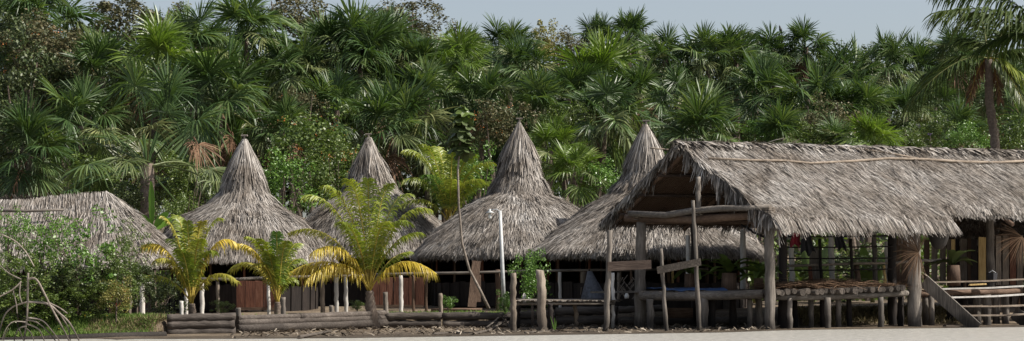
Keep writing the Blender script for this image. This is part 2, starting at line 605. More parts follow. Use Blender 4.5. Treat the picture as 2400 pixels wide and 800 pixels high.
# ------------------------------------------------------------------ blades (thatch, grass) in numpy
def blades(P, T, N, L, W, lift, sag, seed, roll=0.7, tip=0.15, curl=0.0):
    """one blade per row of P: root P, running along T, lying on a surface of normal N. Two quads each."""
    rs = np.random.RandomState(seed)
    n = len(P)
    L = L.reshape(-1, 1)
    W = W.reshape(-1, 1)
    lift = lift.reshape(-1, 1)
    S = np.cross(T, N)
    S /= np.linalg.norm(S, axis=1, keepdims=True) + 1e-9
    a = rs.uniform(-roll, roll, (n, 1))
    S = S * np.cos(a) + N * np.sin(a)
    bend = rs.uniform(-1, 1, (n, 1)) * curl
    S0 = np.cross(T, N)
    down = np.array([[0, 0, -1.0]])
    c0 = P + N * lift * 0.25
    c1 = P + T * L * 0.5 + N * lift * 0.8 + S0 * bend * L * 0.25
    c2 = P + T * L + N * lift + S0 * bend * L + down * sag.reshape(-1, 1) * L
    V = np.stack([c0 - S * W * 0.35, c0 + S * W * 0.35, c1 - S * W * 0.5, c1 + S * W * 0.5, c2 - S * W * tip * 0.5, c2 + S * W * tip * 0.5], axis=1).reshape(-1, 3)
    b = np.arange(n).reshape(-1, 1) * 6
    Q = np.stack([np.hstack([b, b + 1, b + 3, b + 2]), np.hstack([b + 2, b + 3, b + 5, b + 4])], axis=1).reshape(-1, 4)
    return V, Q


def cat_mesh(name, parts):
    Vs, Qs, k = [], [], 0
    for V, Q in parts:
        Vs.append(V)
        Qs.append(Q + k)
        k += len(V)
    return np_mesh(name, np.vstack(Vs), np.vstack(Qs))


def soft_noise(a, b, rs, k=5):
    out = np.zeros_like(a)
    for i in range(k):
        fa, fb, ph = rs.uniform(0.5, 2.2) * (i + 1) ** 0.8, rs.uniform(0.5, 2.2) * (i + 1) ** 0.8, rs.uniform(0, 6.28)
        out += np.sin(a * fa + b * fb + ph) / (i + 1) ** 0.5
    return out / 2.0


# ------------------------------------------------------------------ conical huts
def revolve_profile(prof):
    h = np.array([p[0] for p in prof])
    r = np.array([p[1] for p in prof])
    return h, r


def cone_hut(px, apex_y, D, prof_px, label, seed, n_blades=20000, step_h=None, wall_front=1.0, low_wall=True, flat=1.0):
    """prof_px: (pixels below the apex, radius in pixels)"""
    k = D / F
    apex = at(px, apex_y, D)
    gz = ground_z(apex.x, D)
    t = thing('thatched_hut', label, 'hut', (apex.x, D, gz), 'huts with cone-shaped thatch roofs')
    h = np.array([p[0] for p in prof_px]) * k
    r = np.array([p[1] for p in prof_px]) * k
    r = r * np.interp(h / h[-1], [0, 0.1, 0.45, 0.62, 1], [0.55, 0.62, 0.74, 0.89, 1])
    rs = np.random.RandomState(seed)
    # inner shell
    nseg, nh = 72, 30
    hh = np.linspace(0, h[-1], nh)
    V, Q = [], []
    ph = rs.uniform(0, 6.28, 8)
    for i, a in enumerate(hh):
        rad = np.interp(a, h, r) - 0.07
        for j in range(nseg):
            th = 2 * math.pi * j / nseg
            q = rad * (1 + 0.03 * math.sin(3 * th + ph[0] + a) + 0.02 * math.sin(7 * th + ph[1] - a * 1.3))
            V.append((max(0.02, q) * math.cos(th), max(0.02, q) * math.sin(th) * flat, apex.z - gz - a))
    # turn the shell in under the eave so that it has a thick rim and an underside
    for j in range(nseg):
        th = 2 * math.pi * j / nseg
        V.append(((r[-1] - 0.45) * math.cos(th), (r[-1] - 0.45) * math.sin(th) * flat, apex.z - gz - h[-1] + 0.10))
    for i in range(nh):
        for j in range(nseg):
            j2 = (j + 1) % nseg
            Q.append((i * nseg + j, (i + 1) * nseg + j, (i + 1) * nseg + j2, i * nseg + j2))
    link('roof', np_mesh('roof', V, Q, True), 'thatch_base', t)
    # blades
    n = n_blades
    hs_ = np.linspace(0, h[-1], 200)
    rr = np.interp(hs_, h, r)
    w = rr + 0.12
    cdf = np.cumsum(w)
    cdf /= cdf[-1]
    a = np.interp(rs.uniform(0, 1, n), cdf, hs_)
    th = rs.uniform(0, 2 * math.pi, n)
    if step_h:                                   # an upper cap of thatch that laps over the lower skirt
        sh = step_h * k
        extra = n // 10
        a = np.concatenate([a, rs.uniform(sh * 0.72, sh * 0.9, extra)])
        th = np.concatenate([th, rs.uniform(0, 2 * math.pi, extra)])
        n = len(a)
    rad = np.interp(a, h, r) * (1 + 0.03 * np.sin(3 * th + ph[0] + a) + 0.02 * np.sin(7 * th + ph[1] - a * 1.3)) + 0.03 * np.sin(a * 7 + 2 * np.sin(th * 2 + ph[2]))
    e = 0.05
    dr = (np.interp(a + e, h, r) - np.interp(a - e, h, r)) / (np.minimum(a + e, h[-1]) - np.maximum(a - e, 0))
    c, s = np.cos(th), np.sin(th)
    P = np.stack([rad * c, rad * s * flat, apex.z - gz - a], 1)
    T = np.stack([dr * c, dr * s * flat, -np.ones(n)], 1)
    T /= np.linalg.norm(T, axis=1, keepdims=True)
    N = np.stack([c, s, dr], 1)
    N /= np.linalg.norm(N, axis=1, keepdims=True)
    S = np.cross(T, N)
    skew = 0.16 * soft_noise(th * 3, a * 2, rs) + rs.normal(0, 0.07, n)
    T = T + S * skew.reshape(-1, 1)
    T /= np.linalg.norm(T, axis=1, keepdims=True)
    up = np.clip(1.0 - a / (h[-1] * 0.62), 0, 1)
    L = (0.45 + 0.75 * up) * rs.uniform(0.6, 1.35, n)
    W = (0.015 + 0.013 * up) * rs.uniform(0.6, 1.5, n)
    cl = soft_noise(th * 6, a * 3.2, rs, 6)
    lift = (0.04 + 0.06 * np.clip(cl, -0.65, 1.5) + rs.exponential(0.02, n)) * np.clip(0.25 + a / 1.2, 0, 1)
    if step_h:
        lift[-extra:] += 0.10
        L[-extra:] *= 0.8
    room = (h[-1] - a) / np.maximum(0.15, -T[:, 2])
    L = np.minimum(L, room + rs.uniform(0.10, 0.28, n))
    b1 = blades(P, T, N, L, W, lift, rs.uniform(0, 0.04, n), seed + 1, 0.35, 0.6, 0.06)
    # hanging fringe round the eave
    m = int(n * 0.12)
    th = rs.uniform(0, 2 * math.pi, m)
    c, s = np.cos(th), np.sin(th)
    q = r[-1] - rs.uniform(0.0, 0.30, m)
    P = np.stack([q * c, q * s * flat, np.full(m, apex.z - gz - h[-1]) + rs.uniform(0.0, 0.16, m)], 1)
    T = np.stack([0.35 * c, 0.35 * s, -np.ones(m)], 1) + rs.normal(0, 0.12, (m, 3))
    T /= np.linalg.norm(T, axis=1, keepdims=True)
    N = np.stack([c, s, 0.3 * np.ones(m)], 1)
    b2 = blades(P, T, N, rs.uniform(0.12, 0.34, m), rs.uniform(0.02, 0.045, m), rs.uniform(0, 0.05, m), rs.uniform(0, 0.1, m), seed + 2, 0.5, 0.3, 0.1)
    tag(link('thatch', cat_mesh('thatch', [b1, b2]), 'thatch', t), kind='stuff')
    # knob on the tip: a stub of the king post with a wooden cap
    MB().tube([(apex.x, D, apex.z - 0.4), (apex.x, D, apex.z + 0.10)], 0.045, 8).build('king_post', 'wood_grey', t)
    MB().tube([(apex.x - 0.13, D, apex.z + 0.12), (apex.x + 0.13, D, apex.z + 0.13)], 0.035, 8).build('ridge_cap', 'wood_grey_x', t)
    # poles and wall boards
    eave = apex.z - h[-1]
    rw = r[-1] - 0.75
    rng = random.Random(seed)
    for i in range(14):
        th = 2 * math.pi * (i + 0.3) / 14
        p = Vector((apex.x + rw * math.cos(th), D + rw * math.sin(th) * flat, gz - 0.1))
        top = p + Vector((rng.uniform(-0.12, 0.12), 0, eave - gz + 0.55))
        pole('wall_pole', p, top, 0.05, 0.045, 'wood_red' if i % 2 else 'wood_brown', t, seed * 40 + i, 0.01, 4, 7)
    nb = int(2 * math.pi * rw / 0.27)
    for i in range(nb):
        th = 2 * math.pi * i / nb
        front = math.sin(th) < 0.15
        hgt = (wall_front if front else eave - gz + 0.45) * rng.uniform(0.96, 1.03)
        if hgt < 0.1:
            continue
        rb = rw + 0.11 + (0.04 if i % 2 else 0)
        p = Vector((apex.x + rb * math.cos(th), D + rb * math.sin(th) * flat, gz - 0.05))
        tang = Vector((-math.sin(th), math.cos(th), 0))
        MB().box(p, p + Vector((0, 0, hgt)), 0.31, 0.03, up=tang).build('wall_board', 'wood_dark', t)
    t.rotation_euler = (rng.uniform(-0.01, 0.01), rng.choice((-1, 1)) * rng.uniform(0.008, 0.02), rng.uniform(-0.2, 0.2))
    return t, apex, gz, eave


cone_hut(564, 326, 77, [(0, 9), (12, 19), (30, 31), (60, 46), (90, 56), (120, 68), (150, 92), (168, 118), (185, 148), (215, 178), (260, 205), (284, 214)],
         'cone-roofed thatched hut behind the leftmost small yellow palm', 11, 44000, wall_front=0.95)
cone_hut(869, 322, 84, [(0, 8), (12, 17), (30, 30), (60, 46), (90, 57), (115, 66), (140, 98), (165, 135), (200, 172), (245, 200), (276, 210)],
         'cone-roofed thatched hut mostly hidden behind the largest young coconut palm', 12, 38000, step_h=122, wall_front=1.0)
cone_hut(1213, 286, 79, [(0, 6), (14, 16), (30, 28), (60, 43), (95, 55), (130, 65), (160, 76), (172, 86), (182, 106), (205, 143), (235, 180), (270, 215), (302, 238), (314, 240)],
         'cone-roofed thatched hut with the tall sapling and white lamp post in front', 13, 52000, step_h=170, wall_front=0.9)
cone_hut(1510, 292, 76, [(0, 9), (14, 20), (30, 31), (60, 46), (95, 57), (130, 70), (160, 98), (190, 145), (225, 195), (260, 240), (292, 276), (304, 278)],
         'cone-roofed thatched hut with its right half behind the long open pavilion', 14, 54000, step_h=150, wall_front=0.95)


# ------------------------------------------------------------------ planar thatch (ridged roofs)
def slope_thatch(name, parent, A, B, C, Dd, n, seed, mat='thatch', L=(0.35, 1.0), W=(0.009, 0.023), flip=False, lift_amp=0.05, fringe=0.3, sagf=None, limit=None, rake=None):
    """bilinear patch: A-B along the ridge (s=0), C-D along the eave (s=1); A above C, B above D"""
    rs = np.random.RandomState(seed)
    o0 = np.array(wloc(parent))
    A, B, C, Dd = [np.array(p, dtype=float) - o0 for p in (A, B, C, Dd)]
    u = rs.uniform(0, 1, n).reshape(-1, 1)
    s = rs.uniform(-0.02, 1, n).reshape(-1, 1)
    P = (A * (1 - u) + B * u) * (1 - s) + (C * (1 - u) + Dd * u) * s
    T = (C - A) * (1 - u) + (Dd - B) * u
    SL = np.linalg.norm(T, axis=1, keepdims=True)
    T = T / SL
    E = (B - A) * (1 - s) + (Dd - C) * s
    EL = np.linalg.norm(B - A)
    N = np.cross(T, E)
    N /= np.linalg.norm(N, axis=1, keepdims=True)
    N *= np.where(N[:, 2:3] < 0, -1, 1)
    S = np.cross(T, N)
    uu, ss = u[:, 0] * EL, s[:, 0] * SL[:, 0]
    if sagf is not None:
        P[:, 2] += sagf(u[:, 0], s[:, 0])
    sk = 0.2 * soft_noise(uu * 0.8, ss * 0.8, rs) + rs.normal(0, 0.075, n)
    T2 = T + S * sk.reshape(-1, 1)
    T2 /= np.linalg.norm(T2, axis=1, keepdims=True)
    Ls = rs.uniform(L[0], L[1], n)
    Ws = rs.uniform(W[0], W[1], n)
    cl = soft_noise(uu * 2.0, ss * 2.4, rs, 6)
    lift = 0.04 + lift_amp * np.clip(cl, -0.7, 1.6) + rs.exponential(0.022, n)
    room = (1 - s[:, 0]) * SL[:, 0]
    over = np.maximum(0, Ls - room)
    Ls = np.minimum(Ls, room + rs.uniform(0.05, fringe, n))
    sag = rs.uniform(0, 0.1, n) + np.where(over > 0, 0.25, 0)
    parts = [blades(P, T2, N, Ls, Ws, lift, sag, seed + 1, 0.35, 0.6, 0.06)]
    # fringe along the eave
    m = int(EL * 70)
    u = rs.uniform(0, 1, m).reshape(-1, 1)
    s = rs.uniform(0.93, 1.0, m).reshape(-1, 1)
    P = (A * (1 - u) + B * u) * (1 - s) + (C * (1 - u) + Dd * u) * s
    if sagf is not None:
        P[:, 2] += sagf(u[:, 0], s[:, 0])
    T = (C - A) / np.linalg.norm(C - A)
    T = np.tile(T, (m, 1)) * 0.55 + np.array([[0, 0, -0.75]]) + rs.normal(0, 0.12, (m, 3))
    T /= np.linalg.norm(T, axis=1, keepdims=True)
    N = np.tile(np.cross(T[0], (B - A) / EL), (m, 1))
    N *= np.where(N[:, 1:2] > 0, -1, 1)
    tuft = np.clip(soft_noise(u[:, 0] * EL * 1.6, u[:, 0] * 3, rs, 6), -0.6, 1.5)
    parts.append(blades(P, T, N, (0.18 + fringe * 0.5 * (1 + tuft)) * rs.uniform(0.5, 1.2, m), rs.uniform(0.02, 0.06, m), rs.uniform(0, 0.06, m), rs.uniform(0, 0.12, m), seed + 3, 0.6, 0.3, 0.15))
    if rake:                                       # leaves hanging over the open gable edge (u = 0)
        q, length = rake
        s = rs.uniform(0, 1, q).reshape(-1, 1)
        u = rs.uniform(0, 0.02, q).reshape(-1, 1)
        P = (A * (1 - u) + B * u) * (1 - s) + (C * (1 - u) + Dd * u) * s
        Tt = np.tile((C - A) / np.linalg.norm(C - A), (q, 1)) * 0.35 + np.array([[0, 0, -0.8]]) - np.tile((B - A) / EL, (q, 1)) * 0.25 + rs.normal(0, 0.13, (q, 3))
        Tt /= np.linalg.norm(Tt, axis=1, keepdims=True)
        Nn = np.tile(-(B - A) / EL, (q, 1)) + rs.normal(0, 0.2, (q, 3))
        tu = np.clip(soft_noise(s[:, 0] * 14, s[:, 0] * 5, rs, 6), -0.6, 1.4)
        parts.append(blades(P, Tt, Nn, length * (0.6 + 0.4 * tu) * rs.uniform(0.5, 1.3, q), rs.uniform(0.03, 0.08, q), rs.uniform(0, 0.05, q), rs.uniform(0, 0.1, q), seed + 5, 0.6, 0.3, 0.2))
    o = link(name, cat_mesh(name, parts), mat, parent)
    tag(o, kind='stuff')
    return o


def slab(name, parent, pts, thick, mat, down=Vector((0, 0, -1))):
    mb = MB()
    n = len(pts)
    top = [Vector(p) for p in pts]
    bot = [p + down * thick for p in top]
    mb.add(top + bot, [tuple(range(n)), tuple(range(2 * n - 1, n - 1, -1))] + [(i, (i + 1) % n, n + (i + 1) % n, n + i) for i in range(n)])
    return mb.build(name, mat, parent)


# ------------------------------------------------------------------ the long open pavilion on stilts
E = Vector((math.cos(R(25)), math.sin(R(25)), 0))               # direction of the ridge: right and away
N0, R0, F0 = Vector((8.0, 63.0, 3.40)), Vector((5.4, 66.5, 6.02)), Vector((3.06, 70.0, 3.62))
LEN = 18.0
pav = thing('thatched_pavilion', 'long open-sided thatched pavilion on stilts over the water', 'pavilion', (9.0, 66.0, 0.0))
NOTCH = 6.75
sl_near = N0 - R0


def near(t, s):
    return R0 + E * t + sl_near * s


def far(t, s):
    return R0 + E * t + (F0 - R0) * s


dn = Vector((0, 0, -0.10))
slab('roof_slope', pav, [near(0.1, 0) + dn, near(0.1, 0.97) + dn, near(NOTCH, 0.97) + dn, near(NOTCH, 0) + dn], 0.10, 'thatch_base')
slab('roof_slope', pav, [near(NOTCH, 0) + dn, near(NOTCH, 0.83) + dn, near(LEN, 0.83) + dn, near(LEN, 0) + dn], 0.10, 'thatch_base')
slab('roof_slope', pav, [far(0.1, 0) + dn, far(LEN, 0) + dn, far(LEN, 0.97) + dn, far(0.1, 0.97) + dn], 0.08, 'thatch_brown')
slope_thatch('thatch', pav, near(0, 0), near(NOTCH, 0), near(0, 1), near(NOTCH, 1), 58000, 31, fringe=0.62, rake=(900, 0.75))
slope_thatch('thatch', pav, near(NOTCH, 0), near(LEN, 0), near(NOTCH, 0.85), near(LEN, 0.85), 66000, 32, fringe=0.25)
slope_thatch('thatch', pav, far(0, 0), far(LEN, 0), far(0, 1), far(LEN, 1), 14000, 33, fringe=0.35, rake=(1500, 0.55))
# ridge: leaves folded over the top
rs = np.random.RandomState(5)
nr = 2600
tt = rs.uniform(-0.15, LEN, nr)
P = np.array([tuple(R0 + E * float(a) - pav.location + Vector((0, 0, 0.06))) for a in tt])
sgn = np.where(rs.uniform(0, 1, nr) < 0.6, 1.0, -1.0).reshape(-1, 1)
T = np.where(sgn > 0, np.array(sl_near.normalized()), np.array((F0 - R0).normalized())) + rs.normal(0, 0.22, (nr, 3))
T /= np.linalg.norm(T, axis=1, keepdims=True)
N = np.tile(np.array([[0.1, -0.3, 1.0]]), (nr, 1))
N /= np.linalg.norm(N, axis=1, keepdims=True)
tag(link('ridge_thatch', cat_mesh('ridge_thatch', [blades(P, T, N, rs.uniform(0.3, 0.8, nr), rs.uniform(0.04, 0.08, nr), rs.uniform(0.02, 0.12, nr), rs.uniform(0, 0.1, nr), 6, 0.5, 0.3, 0.1)]), 'thatch', pav), kind='stuff')
# leaf stalks that line the underside of both slopes, seen through the open gable
mb = MB()
rng = random.Random(8)
for i in range(95):
    t = 0.12 + i * 0.085
    for fn, s1 in ((far, 0.98), (near, 0.75)):
        a, b = fn(t, 0.03) + Vector((0, 0, -0.23)), fn(t, s1) + Vector((0, 0, -0.23))
        mb.tube([a, b], 0.014 + rng.uniform(0, 0.006), 4, cap=False)
o = mb.build('leaf_stalks', 'wood_brown', pav)
o.name = 'leaf_stalk_lining'
tag(o, kind='stuff')
for i, (t, s0, s1) in enumerate([(0.25, 0.0, 1.0), (3.2, 0.0, 1.0), (6.4, 0, 1.0), (9.6, 0, 1.0)]):
    for fn in (far, near):
        pole('rafter', fn(t, s0) + Vector((0, 0, -0.32)), fn(t, 0.98 if fn is far else 0.92) + Vector((0, 0, -0.30)), 0.075, 0.07, 'wood_brown', pav, 60 + i, 0.02)
for i, s in enumerate((0.25, 0.5, 0.75)):
    pole('purlin', far(0.05, s) + Vector((0, 0, -0.38)), far(LEN, s) + Vector((0, 0, -0.38)), 0.05, 0.05, 'plank_dark', pav, 70 + i, 0.02)
pole('ridge_pole', R0 - E * 0.12 + Vector((0, 0, -0.22)), R0 + E * LEN + Vector((0, 0, -0.22)), 0.07, 0.06, 'wood_grey_x', pav, 75)
# stubs of battens that stick out of the gable edge
for i, (x0, y0, x1, y1, D) in enumerate([(1523, 347, 1575, 352, 66.9), (1586, 350, 1612, 352, 66.4), (1612, 388, 1664, 392, 65.9), (1626, 398, 1684, 403, 65.8), (1692, 440, 1738, 444, 65.0), (1755, 476, 1800, 481, 64.2)]):
    pole('batten_end', at(x0, y0, D), at(x1, y1, D), 0.024, 0.024, 'wood_tan_x', pav, 80 + i, 0.004, 3, 6)
# weighting poles laid along the roof
s_at = lambda px, py: None


def on_near(px, py, up=0.13):
    """point of the near slope seen at a pixel"""
    nrm = E.cross(sl_near).normalized()
    a, b = ray(px, py)
    d = Vector((a, 1, b))
    o = Vector((0, 0, CH))
    k = (R0 + nrm * up * (1 if nrm.z > 0 else -1) - o).dot(nrm) / d.dot(nrm)
    return o + d * k


pts = [(1660, 371), (1760, 376), (1840, 377), (1900, 383), (2000, 378), (2080, 372), (2170, 374), (2260, 380), (2340, 381), (2440, 376)]
MB().tube([on_near(*p) for p in pts], [0.035, 0.04, 0.04, 0.04, 0.045, 0.045, 0.045, 0.05, 0.05, 0.05], 8, 0.08, 3).build('roof_pole', 'wood_tan_x', pav, True)
pts = [(1965, 347), (2040, 352), (2090, 360), (2160, 374)]
MB().tube([on_near(*p) for p in pts], [0.025, 0.03, 0.03, 0.035], 7, 0.08, 4).build('roof_pole', 'wood_tan_x', pav, True)

# posts of the pavilion
P1 = at(1804, 775, 63.2)
W0 = -0.55


def post(px, D, ztop, r0, r1, mat='wood_grey', name='post', parent=pav, lean=0.0, zbot=W0, seed=None, py=None):
    b = at(px, 700, D)
    p = Vector((b.x, D, zbot))
    q = Vector((b.x + lean, D, ztop))
    return pole(name, p, q, r0, r1, mat, parent, seed if seed is not None else int(px), 0.018, 7, 10)


post(1804, 63.3, 3.40, 0.165, 0.155, 'wood_grey', lean=0.02)
post(1497, 66.3, 3.55, 0.19, 0.16, 'wood_grey', lean=0.10)
post(2143, 65.2, 3.34, 0.24, 0.20, 'wood_grey')
post(2412, 67.9, 3.75, 0.20, 0.17, 'wood_dark')
for px, D, mat, r in [(1836, 65.0, 'wood_dark', 0.14), (2091, 67.0, 'wood_dark', 0.15), (2322, 70.0, 'wood_grey', 0.15), (1628, 68.5, 'wood_dark', 0.12)]:
    post(px, D, 3.7, r, r * 0.9, mat)
# plates and tie beams
pole('wall_plate', Vector((P1.x - 0.35, 63.5, 3.24)) - E * 0.1, Vector((P1.x, 63.5, 3.24)) + E * 6.4, 0.09, 0.09, 'wood_brown_x', pav, 90)
tb0, tb1 = at(1474, 501, 66.2), at(1806, 487, 63.3)
MB().tube([tb0, at(1560, 505, 65.5), at(1620, 495, 65.0), at(1690, 489, 64.3), tb1], [0.10, 0.11, 0.10, 0.10, 0.09], 9, 0.08, 4).build('tie_beam', 'wood_grey_x', pav, True)
MB().tube([at(1466, 512, 66.5), at(1620, 516, 65.2), at(1800, 503, 63.6)], [0.12, 0.13, 0.12], 9, 0.05, 5).build('tie_beam', 'wood_brown_x', pav, True)
pole('king_strut', at(1638, 500, 64.9), at(1636, 415, 65.1), 0.085, 0.08, 'wood_grey', pav, 92)
pole('wall_plate', Vector((4.3, 68.2, 3.55)), Vector((4.3, 68.2, 3.55)) + E * 15, 0.09, 0.09, 'wood_brown_x', pav, 93)

for (x, y, D, r) in ((1498, 508, 66.25, 0.185), (1803, 495, 63.35, 0.175), (1638, 497, 64.85, 0.11)):
    for k in range(4):
        c_ = at(x, y + (k - 1.5) * 4.5, D)
        MB().tube([c_ + Vector((r * math.cos(q * 0.55), r * math.sin(q * 0.55), 0.012 * math.sin(q + k))) for q in range(12)], 0.013, 5).build('lashing', 'wood_tan', pav, True)
# deck: front beam, cross logs, piles
DZ = 1.14


def onD(px, py, D):
    return at(px, py, D)


def front(px):                   # depth of the deck's front edge under a photo column
    return lerp_tab(px, [(1480, 65.4), (1804, 63.5), (2140, 65.0), (2420, 67.6)])


MB().tube([at(1500, 694, 65.6), at(1600, 695, 65.0), at(1700, 693, 64.4), at(1790, 690, 63.9)], [0.14, 0.15, 0.145, 0.14], 10, 0.05, 7).build('deck_beam', 'wood_grey_x', pav, True)
MB().tube([at(1795, 697, 63.75), at(1880, 697, 64.1), at(1960, 696, 64.5), at(2050, 692, 64.8), at(2128, 687, 65.1)], [0.095, 0.10, 0.10, 0.09, 0.09], 9, 0.06, 8).build('deck_beam', 'wood_grey_x', pav, True)
rng = random.Random(21)
back = Vector((-E.y, E.x, 0))
px = 1806
while px < 2128:
    D = lerp_tab(px, [(1804, 63.5), (2140, 65.0)])
    r = rng.uniform(0.08, 0.115)
    y = lerp_tab(px, [(1804, 686), (1960, 683), (2128, 676)])
    p = at(px, y, D)
    p = p - back * rng.uniform(-0.05, 0.18)
    p.z += rng.uniform(-0.025, 0.02)
    MB().tube([p, p + back * 2.2 + Vector((0, 0, rng.uniform(-0.02, 0.02))), p + back * 4.2], [r, r * 0.97, r * 0.9], 10, 0.05, int(px)).build('deck_log', 'wood_weather', pav, True)
    px += r * 2 * ppm(D) * 1.04
px = 1512
while px < 1790:
    D = lerp_tab(px, [(1480, 65.7), (1804, 63.9)])
    p = at(px, 684, D)
    MB().box(p, p + back * 3.6, 0.06, 0.25, jit=0.02, rng=rng).build('deck_board', 'wood_grey', pav)
    px += 20.5
for i, (px, D, r, mat) in enumerate([(1525, 65.3, 0.12, 'wood_grey'), (1648, 64.7, 0.15, 'wood_grey'), (1668, 65.0, 0.12, 'wood_dark'), (1718, 65.2, 0.12, 'wood_dark'), (1757, 64.5, 0.09, 'wood_grey'), (1780, 65.0, 0.12, 'wood_grey'),
                                     (1834, 64.8, 0.16, 'wood_dark'), (1851, 63.9, 0.085, 'wood_grey'), (1862, 65.4, 0.09, 'wood_dark'), (1901, 64.6, 0.09, 'wood_grey'), (1940, 64.1, 0.10, 'wood_grey'), (1929, 65.2, 0.10, 'wood_dark'), (1966, 64.9, 0.09, 'wood_grey'),
                                     (1990, 65.3, 0.09, 'wood_dark'), (2065, 64.7, 0.095, 'wood_grey'), (2092, 66.0, 0.13, 'wood_dark'), (2110, 65.6, 0.10, 'wood_dark'), (2168, 66.4, 0.10, 'wood_grey'), (2183, 66.0, 0.10, 'wood_grey'),
                                     (2290, 66.6, 0.13, 'wood_grey'), (2313, 66.2, 0.14, 'wood_grey'), (2335, 67.0, 0.12, 'wood_grey'), (2357, 66.8, 0.11, 'wood_grey'), (2398, 67.2, 0.12, 'wood_dark'), (2228, 67.5, 0.12, 'wood_dark'), (2260, 67.5, 0.12, 'wood_dark')]):
    p = at(px, 700, D)
    zt = 0.98 if px < 2150 else 1.02
    pole('pile', (p.x, D, W0), (p.x + rng.uniform(-0.03, 0.03), D, zt), r * 1.05, r * 0.95, mat, pav, 300 + i, 0.012, 5, 10)
# deck on the right, behind the stairs
pole('deck_beam', at(2150, 690, 66.2), at(2430, 682, 68.2), 0.10, 0.10, 'wood_brown_x', pav, 95)
for i in range(13):
    p = at(2160 + i * 22, 684 - i * 0.5, lerp_tab(2160 + i * 22, [(2140, 66.2), (2420, 68.2)]))
    MB().box(p, p + back * 3.8, 0.05, 0.28, jit=0.02, rng=rng).build('deck_board', 'wood_brown', pav)

# railings, cage laths and posts at the back of the deck
for i, (px, y0, y1, D, r, mat) in enumerate([(1742, 540, 684, 68.0, 0.10, 'wood_white'), (1858, 575, 672, 67.4, 0.095, 'wood_white'), (1951, 550, 664, 67.8, 0.10, 'wood_white'), (2082, 566, 668, 67.6, 0.09, 'wood_white'), (2052, 545, 662, 69.6, 0.09, 'wood_grey'),
                                              (1902, 620, 668, 67.2, 0.07, 'wood_red'), (2012, 622, 668, 67.2, 0.10, 'wood_brown'), (1845, 628, 672, 67.0, 0.05, 'wood_gold'), (1925, 560, 664, 66.8, 0.055, 'wood_dark'), (1998, 560, 664, 66.8, 0.055, 'wood_dark'), (2076, 622, 668, 67.0, 0.05, 'wood_gold'), (1616, 552, 690, 68.8, 0.09, 'wood_white')]):
    pole('rail_post', at(px, y1 + 6, D), at(px + (3 if i == 0 else 0) - 4, y0, D), r, r * 0.92, mat, pav, 400 + i, 0.012, 5, 9)
MB().tube([at(1838, 624, 67.0), at(1930, 621, 66.9), at(2010, 618, 66.9), at(2100, 617, 67.0)], 0.04, 8, 0.08, 2).build('rail', 'wood_tan_x', pav, True)
for i, (y0, y1) in enumerate([(606, 605), (580, 578), (634, 631), (555, 553)]):
    MB().tube([at(1832, y0, 66.7), at(1960, (y0 + y1) / 2 + 1, 66.7), at(2092, y1, 66.8)], 0.022, 6, 0.05, i).build('lath', 'wood_dark_x', pav, True)
pole('rail', at(2095, 616, 67.0), at(2205, 609, 67.8), 0.05, 0.05, 'wood_grey_x', pav, 97)
pole('brace', at(1738, 528, 67.6), at(1800, 563, 66.0), 0.035, 0.035, 'wood_dark', pav, 98, 0.03)

# partition planks at the right-hand room
for i, (px, w, y0, y1, D, mat) in enumerate([(2302, 17, 556, 660, 69.6, 'wood_gold'), (2283, 14, 560, 660, 69.9, 'wood_dark'), (2340, 12, 553, 668, 70.0, 'wood_tan'), (2234, 9, 562, 612, 70.3, 'wood_gold'), (2224, 10, 562, 660, 70.4, 'wood_tan'),
                                             (2210, 14, 562, 668, 70.5, 'wood_tan'), (2258, 16, 560, 660, 70.5, 'wood_tan'), (2244, 8, 560, 660, 70.6, 'wood_dark'), (2272, 8, 558, 662, 70.5, 'wood_brown'), (2190, 14, 562, 668, 70.6, 'wood_tan'), (2172, 13, 562, 668, 70.6, 'wood_brown'), (2322, 14, 540, 668, 70.3, 'wood_brown'),
                                             (2357, 14, 552, 668, 70.6, 'wood_tan'), (2374, 14, 552, 668, 70.6, 'wood_red'), (2391, 14, 552, 668, 70.6, 'wood_tan'), (2408, 14, 552, 668, 70.6, 'wood_brown'), (2425, 14, 552, 668, 70.6, 'wood_brown'), (2120, 16, 560, 668, 69.8, 'wood_brown'), (2150, 14, 562, 668, 70.4, 'wood_tan'), (2105, 12, 560, 668, 69.8, 'wood_brown')]):
    a, b = at(px, y1, D), at(px, y0, D)
    MB().box(a, b, w * D / F, 0.03, up=Vector((1, 0, 0)), jit=0.015, rng=rng).build('wall_plank', mat, pav)

# ------------------------------------------------------------------ stairs
st = thing('stairs', 'wide wooden stairs with pale treads leading up to the pavilion deck', 'stairs', at(2290, 764, 65.2))
sa, sb = at(2166, 659, 65.3), at(2290, 771, 64.0)
MB().box(sa, sb, 0.42, 0.06, up=Vector((0, 0, 1))).build('stringer', 'wood_grey', st)
MB().box(sa + Vector((0.02, 0, 0.225)), sb + Vector((0.02, 0, 0.225)), 0.02, 0.075).build('stringer_cap', 'wood_tan', st)
sc0, sc1 = at(2376, 733, 66.0), at(2470, 800, 65.2)
MB().box(sc0, sc1, 0.42, 0.06).build('stringer', 'wood_grey', st)
for i, (x0, y0, x1, y1, D) in enumerate([(2180, 662, 2450, 652, 66.3), (2190, 678, 2450, 668, 66.0), (2214, 698, 2450, 687, 65.7), (2238, 718, 2450, 714, 65.3), (2262, 740, 2450, 734, 64.9), (2214, 764, 2450, 764, 64.2)]):
    a, b = at(x0, y0, D), at(x1, y1, D + 0.8)
    mid = (a + b) / 2 + Vector((0, 0, -0.03))
    mb = MB()
    mb.box(a, mid, 0.05, 0.26, jit=0.01, rng=rng)
    mb.box(mid + (b - a).normalized() * 0.01, b, 0.05, 0.26, jit=0.01, rng=rng)
    mb.build('tread', 'wood_white' if i in (1, 2) else 'wood_tan_x', st)
t = MB().box(at(2272, 668, 65.9), at(2312, 666, 65.9), 0.05, 0.28, jit=0.03, rng=rng)
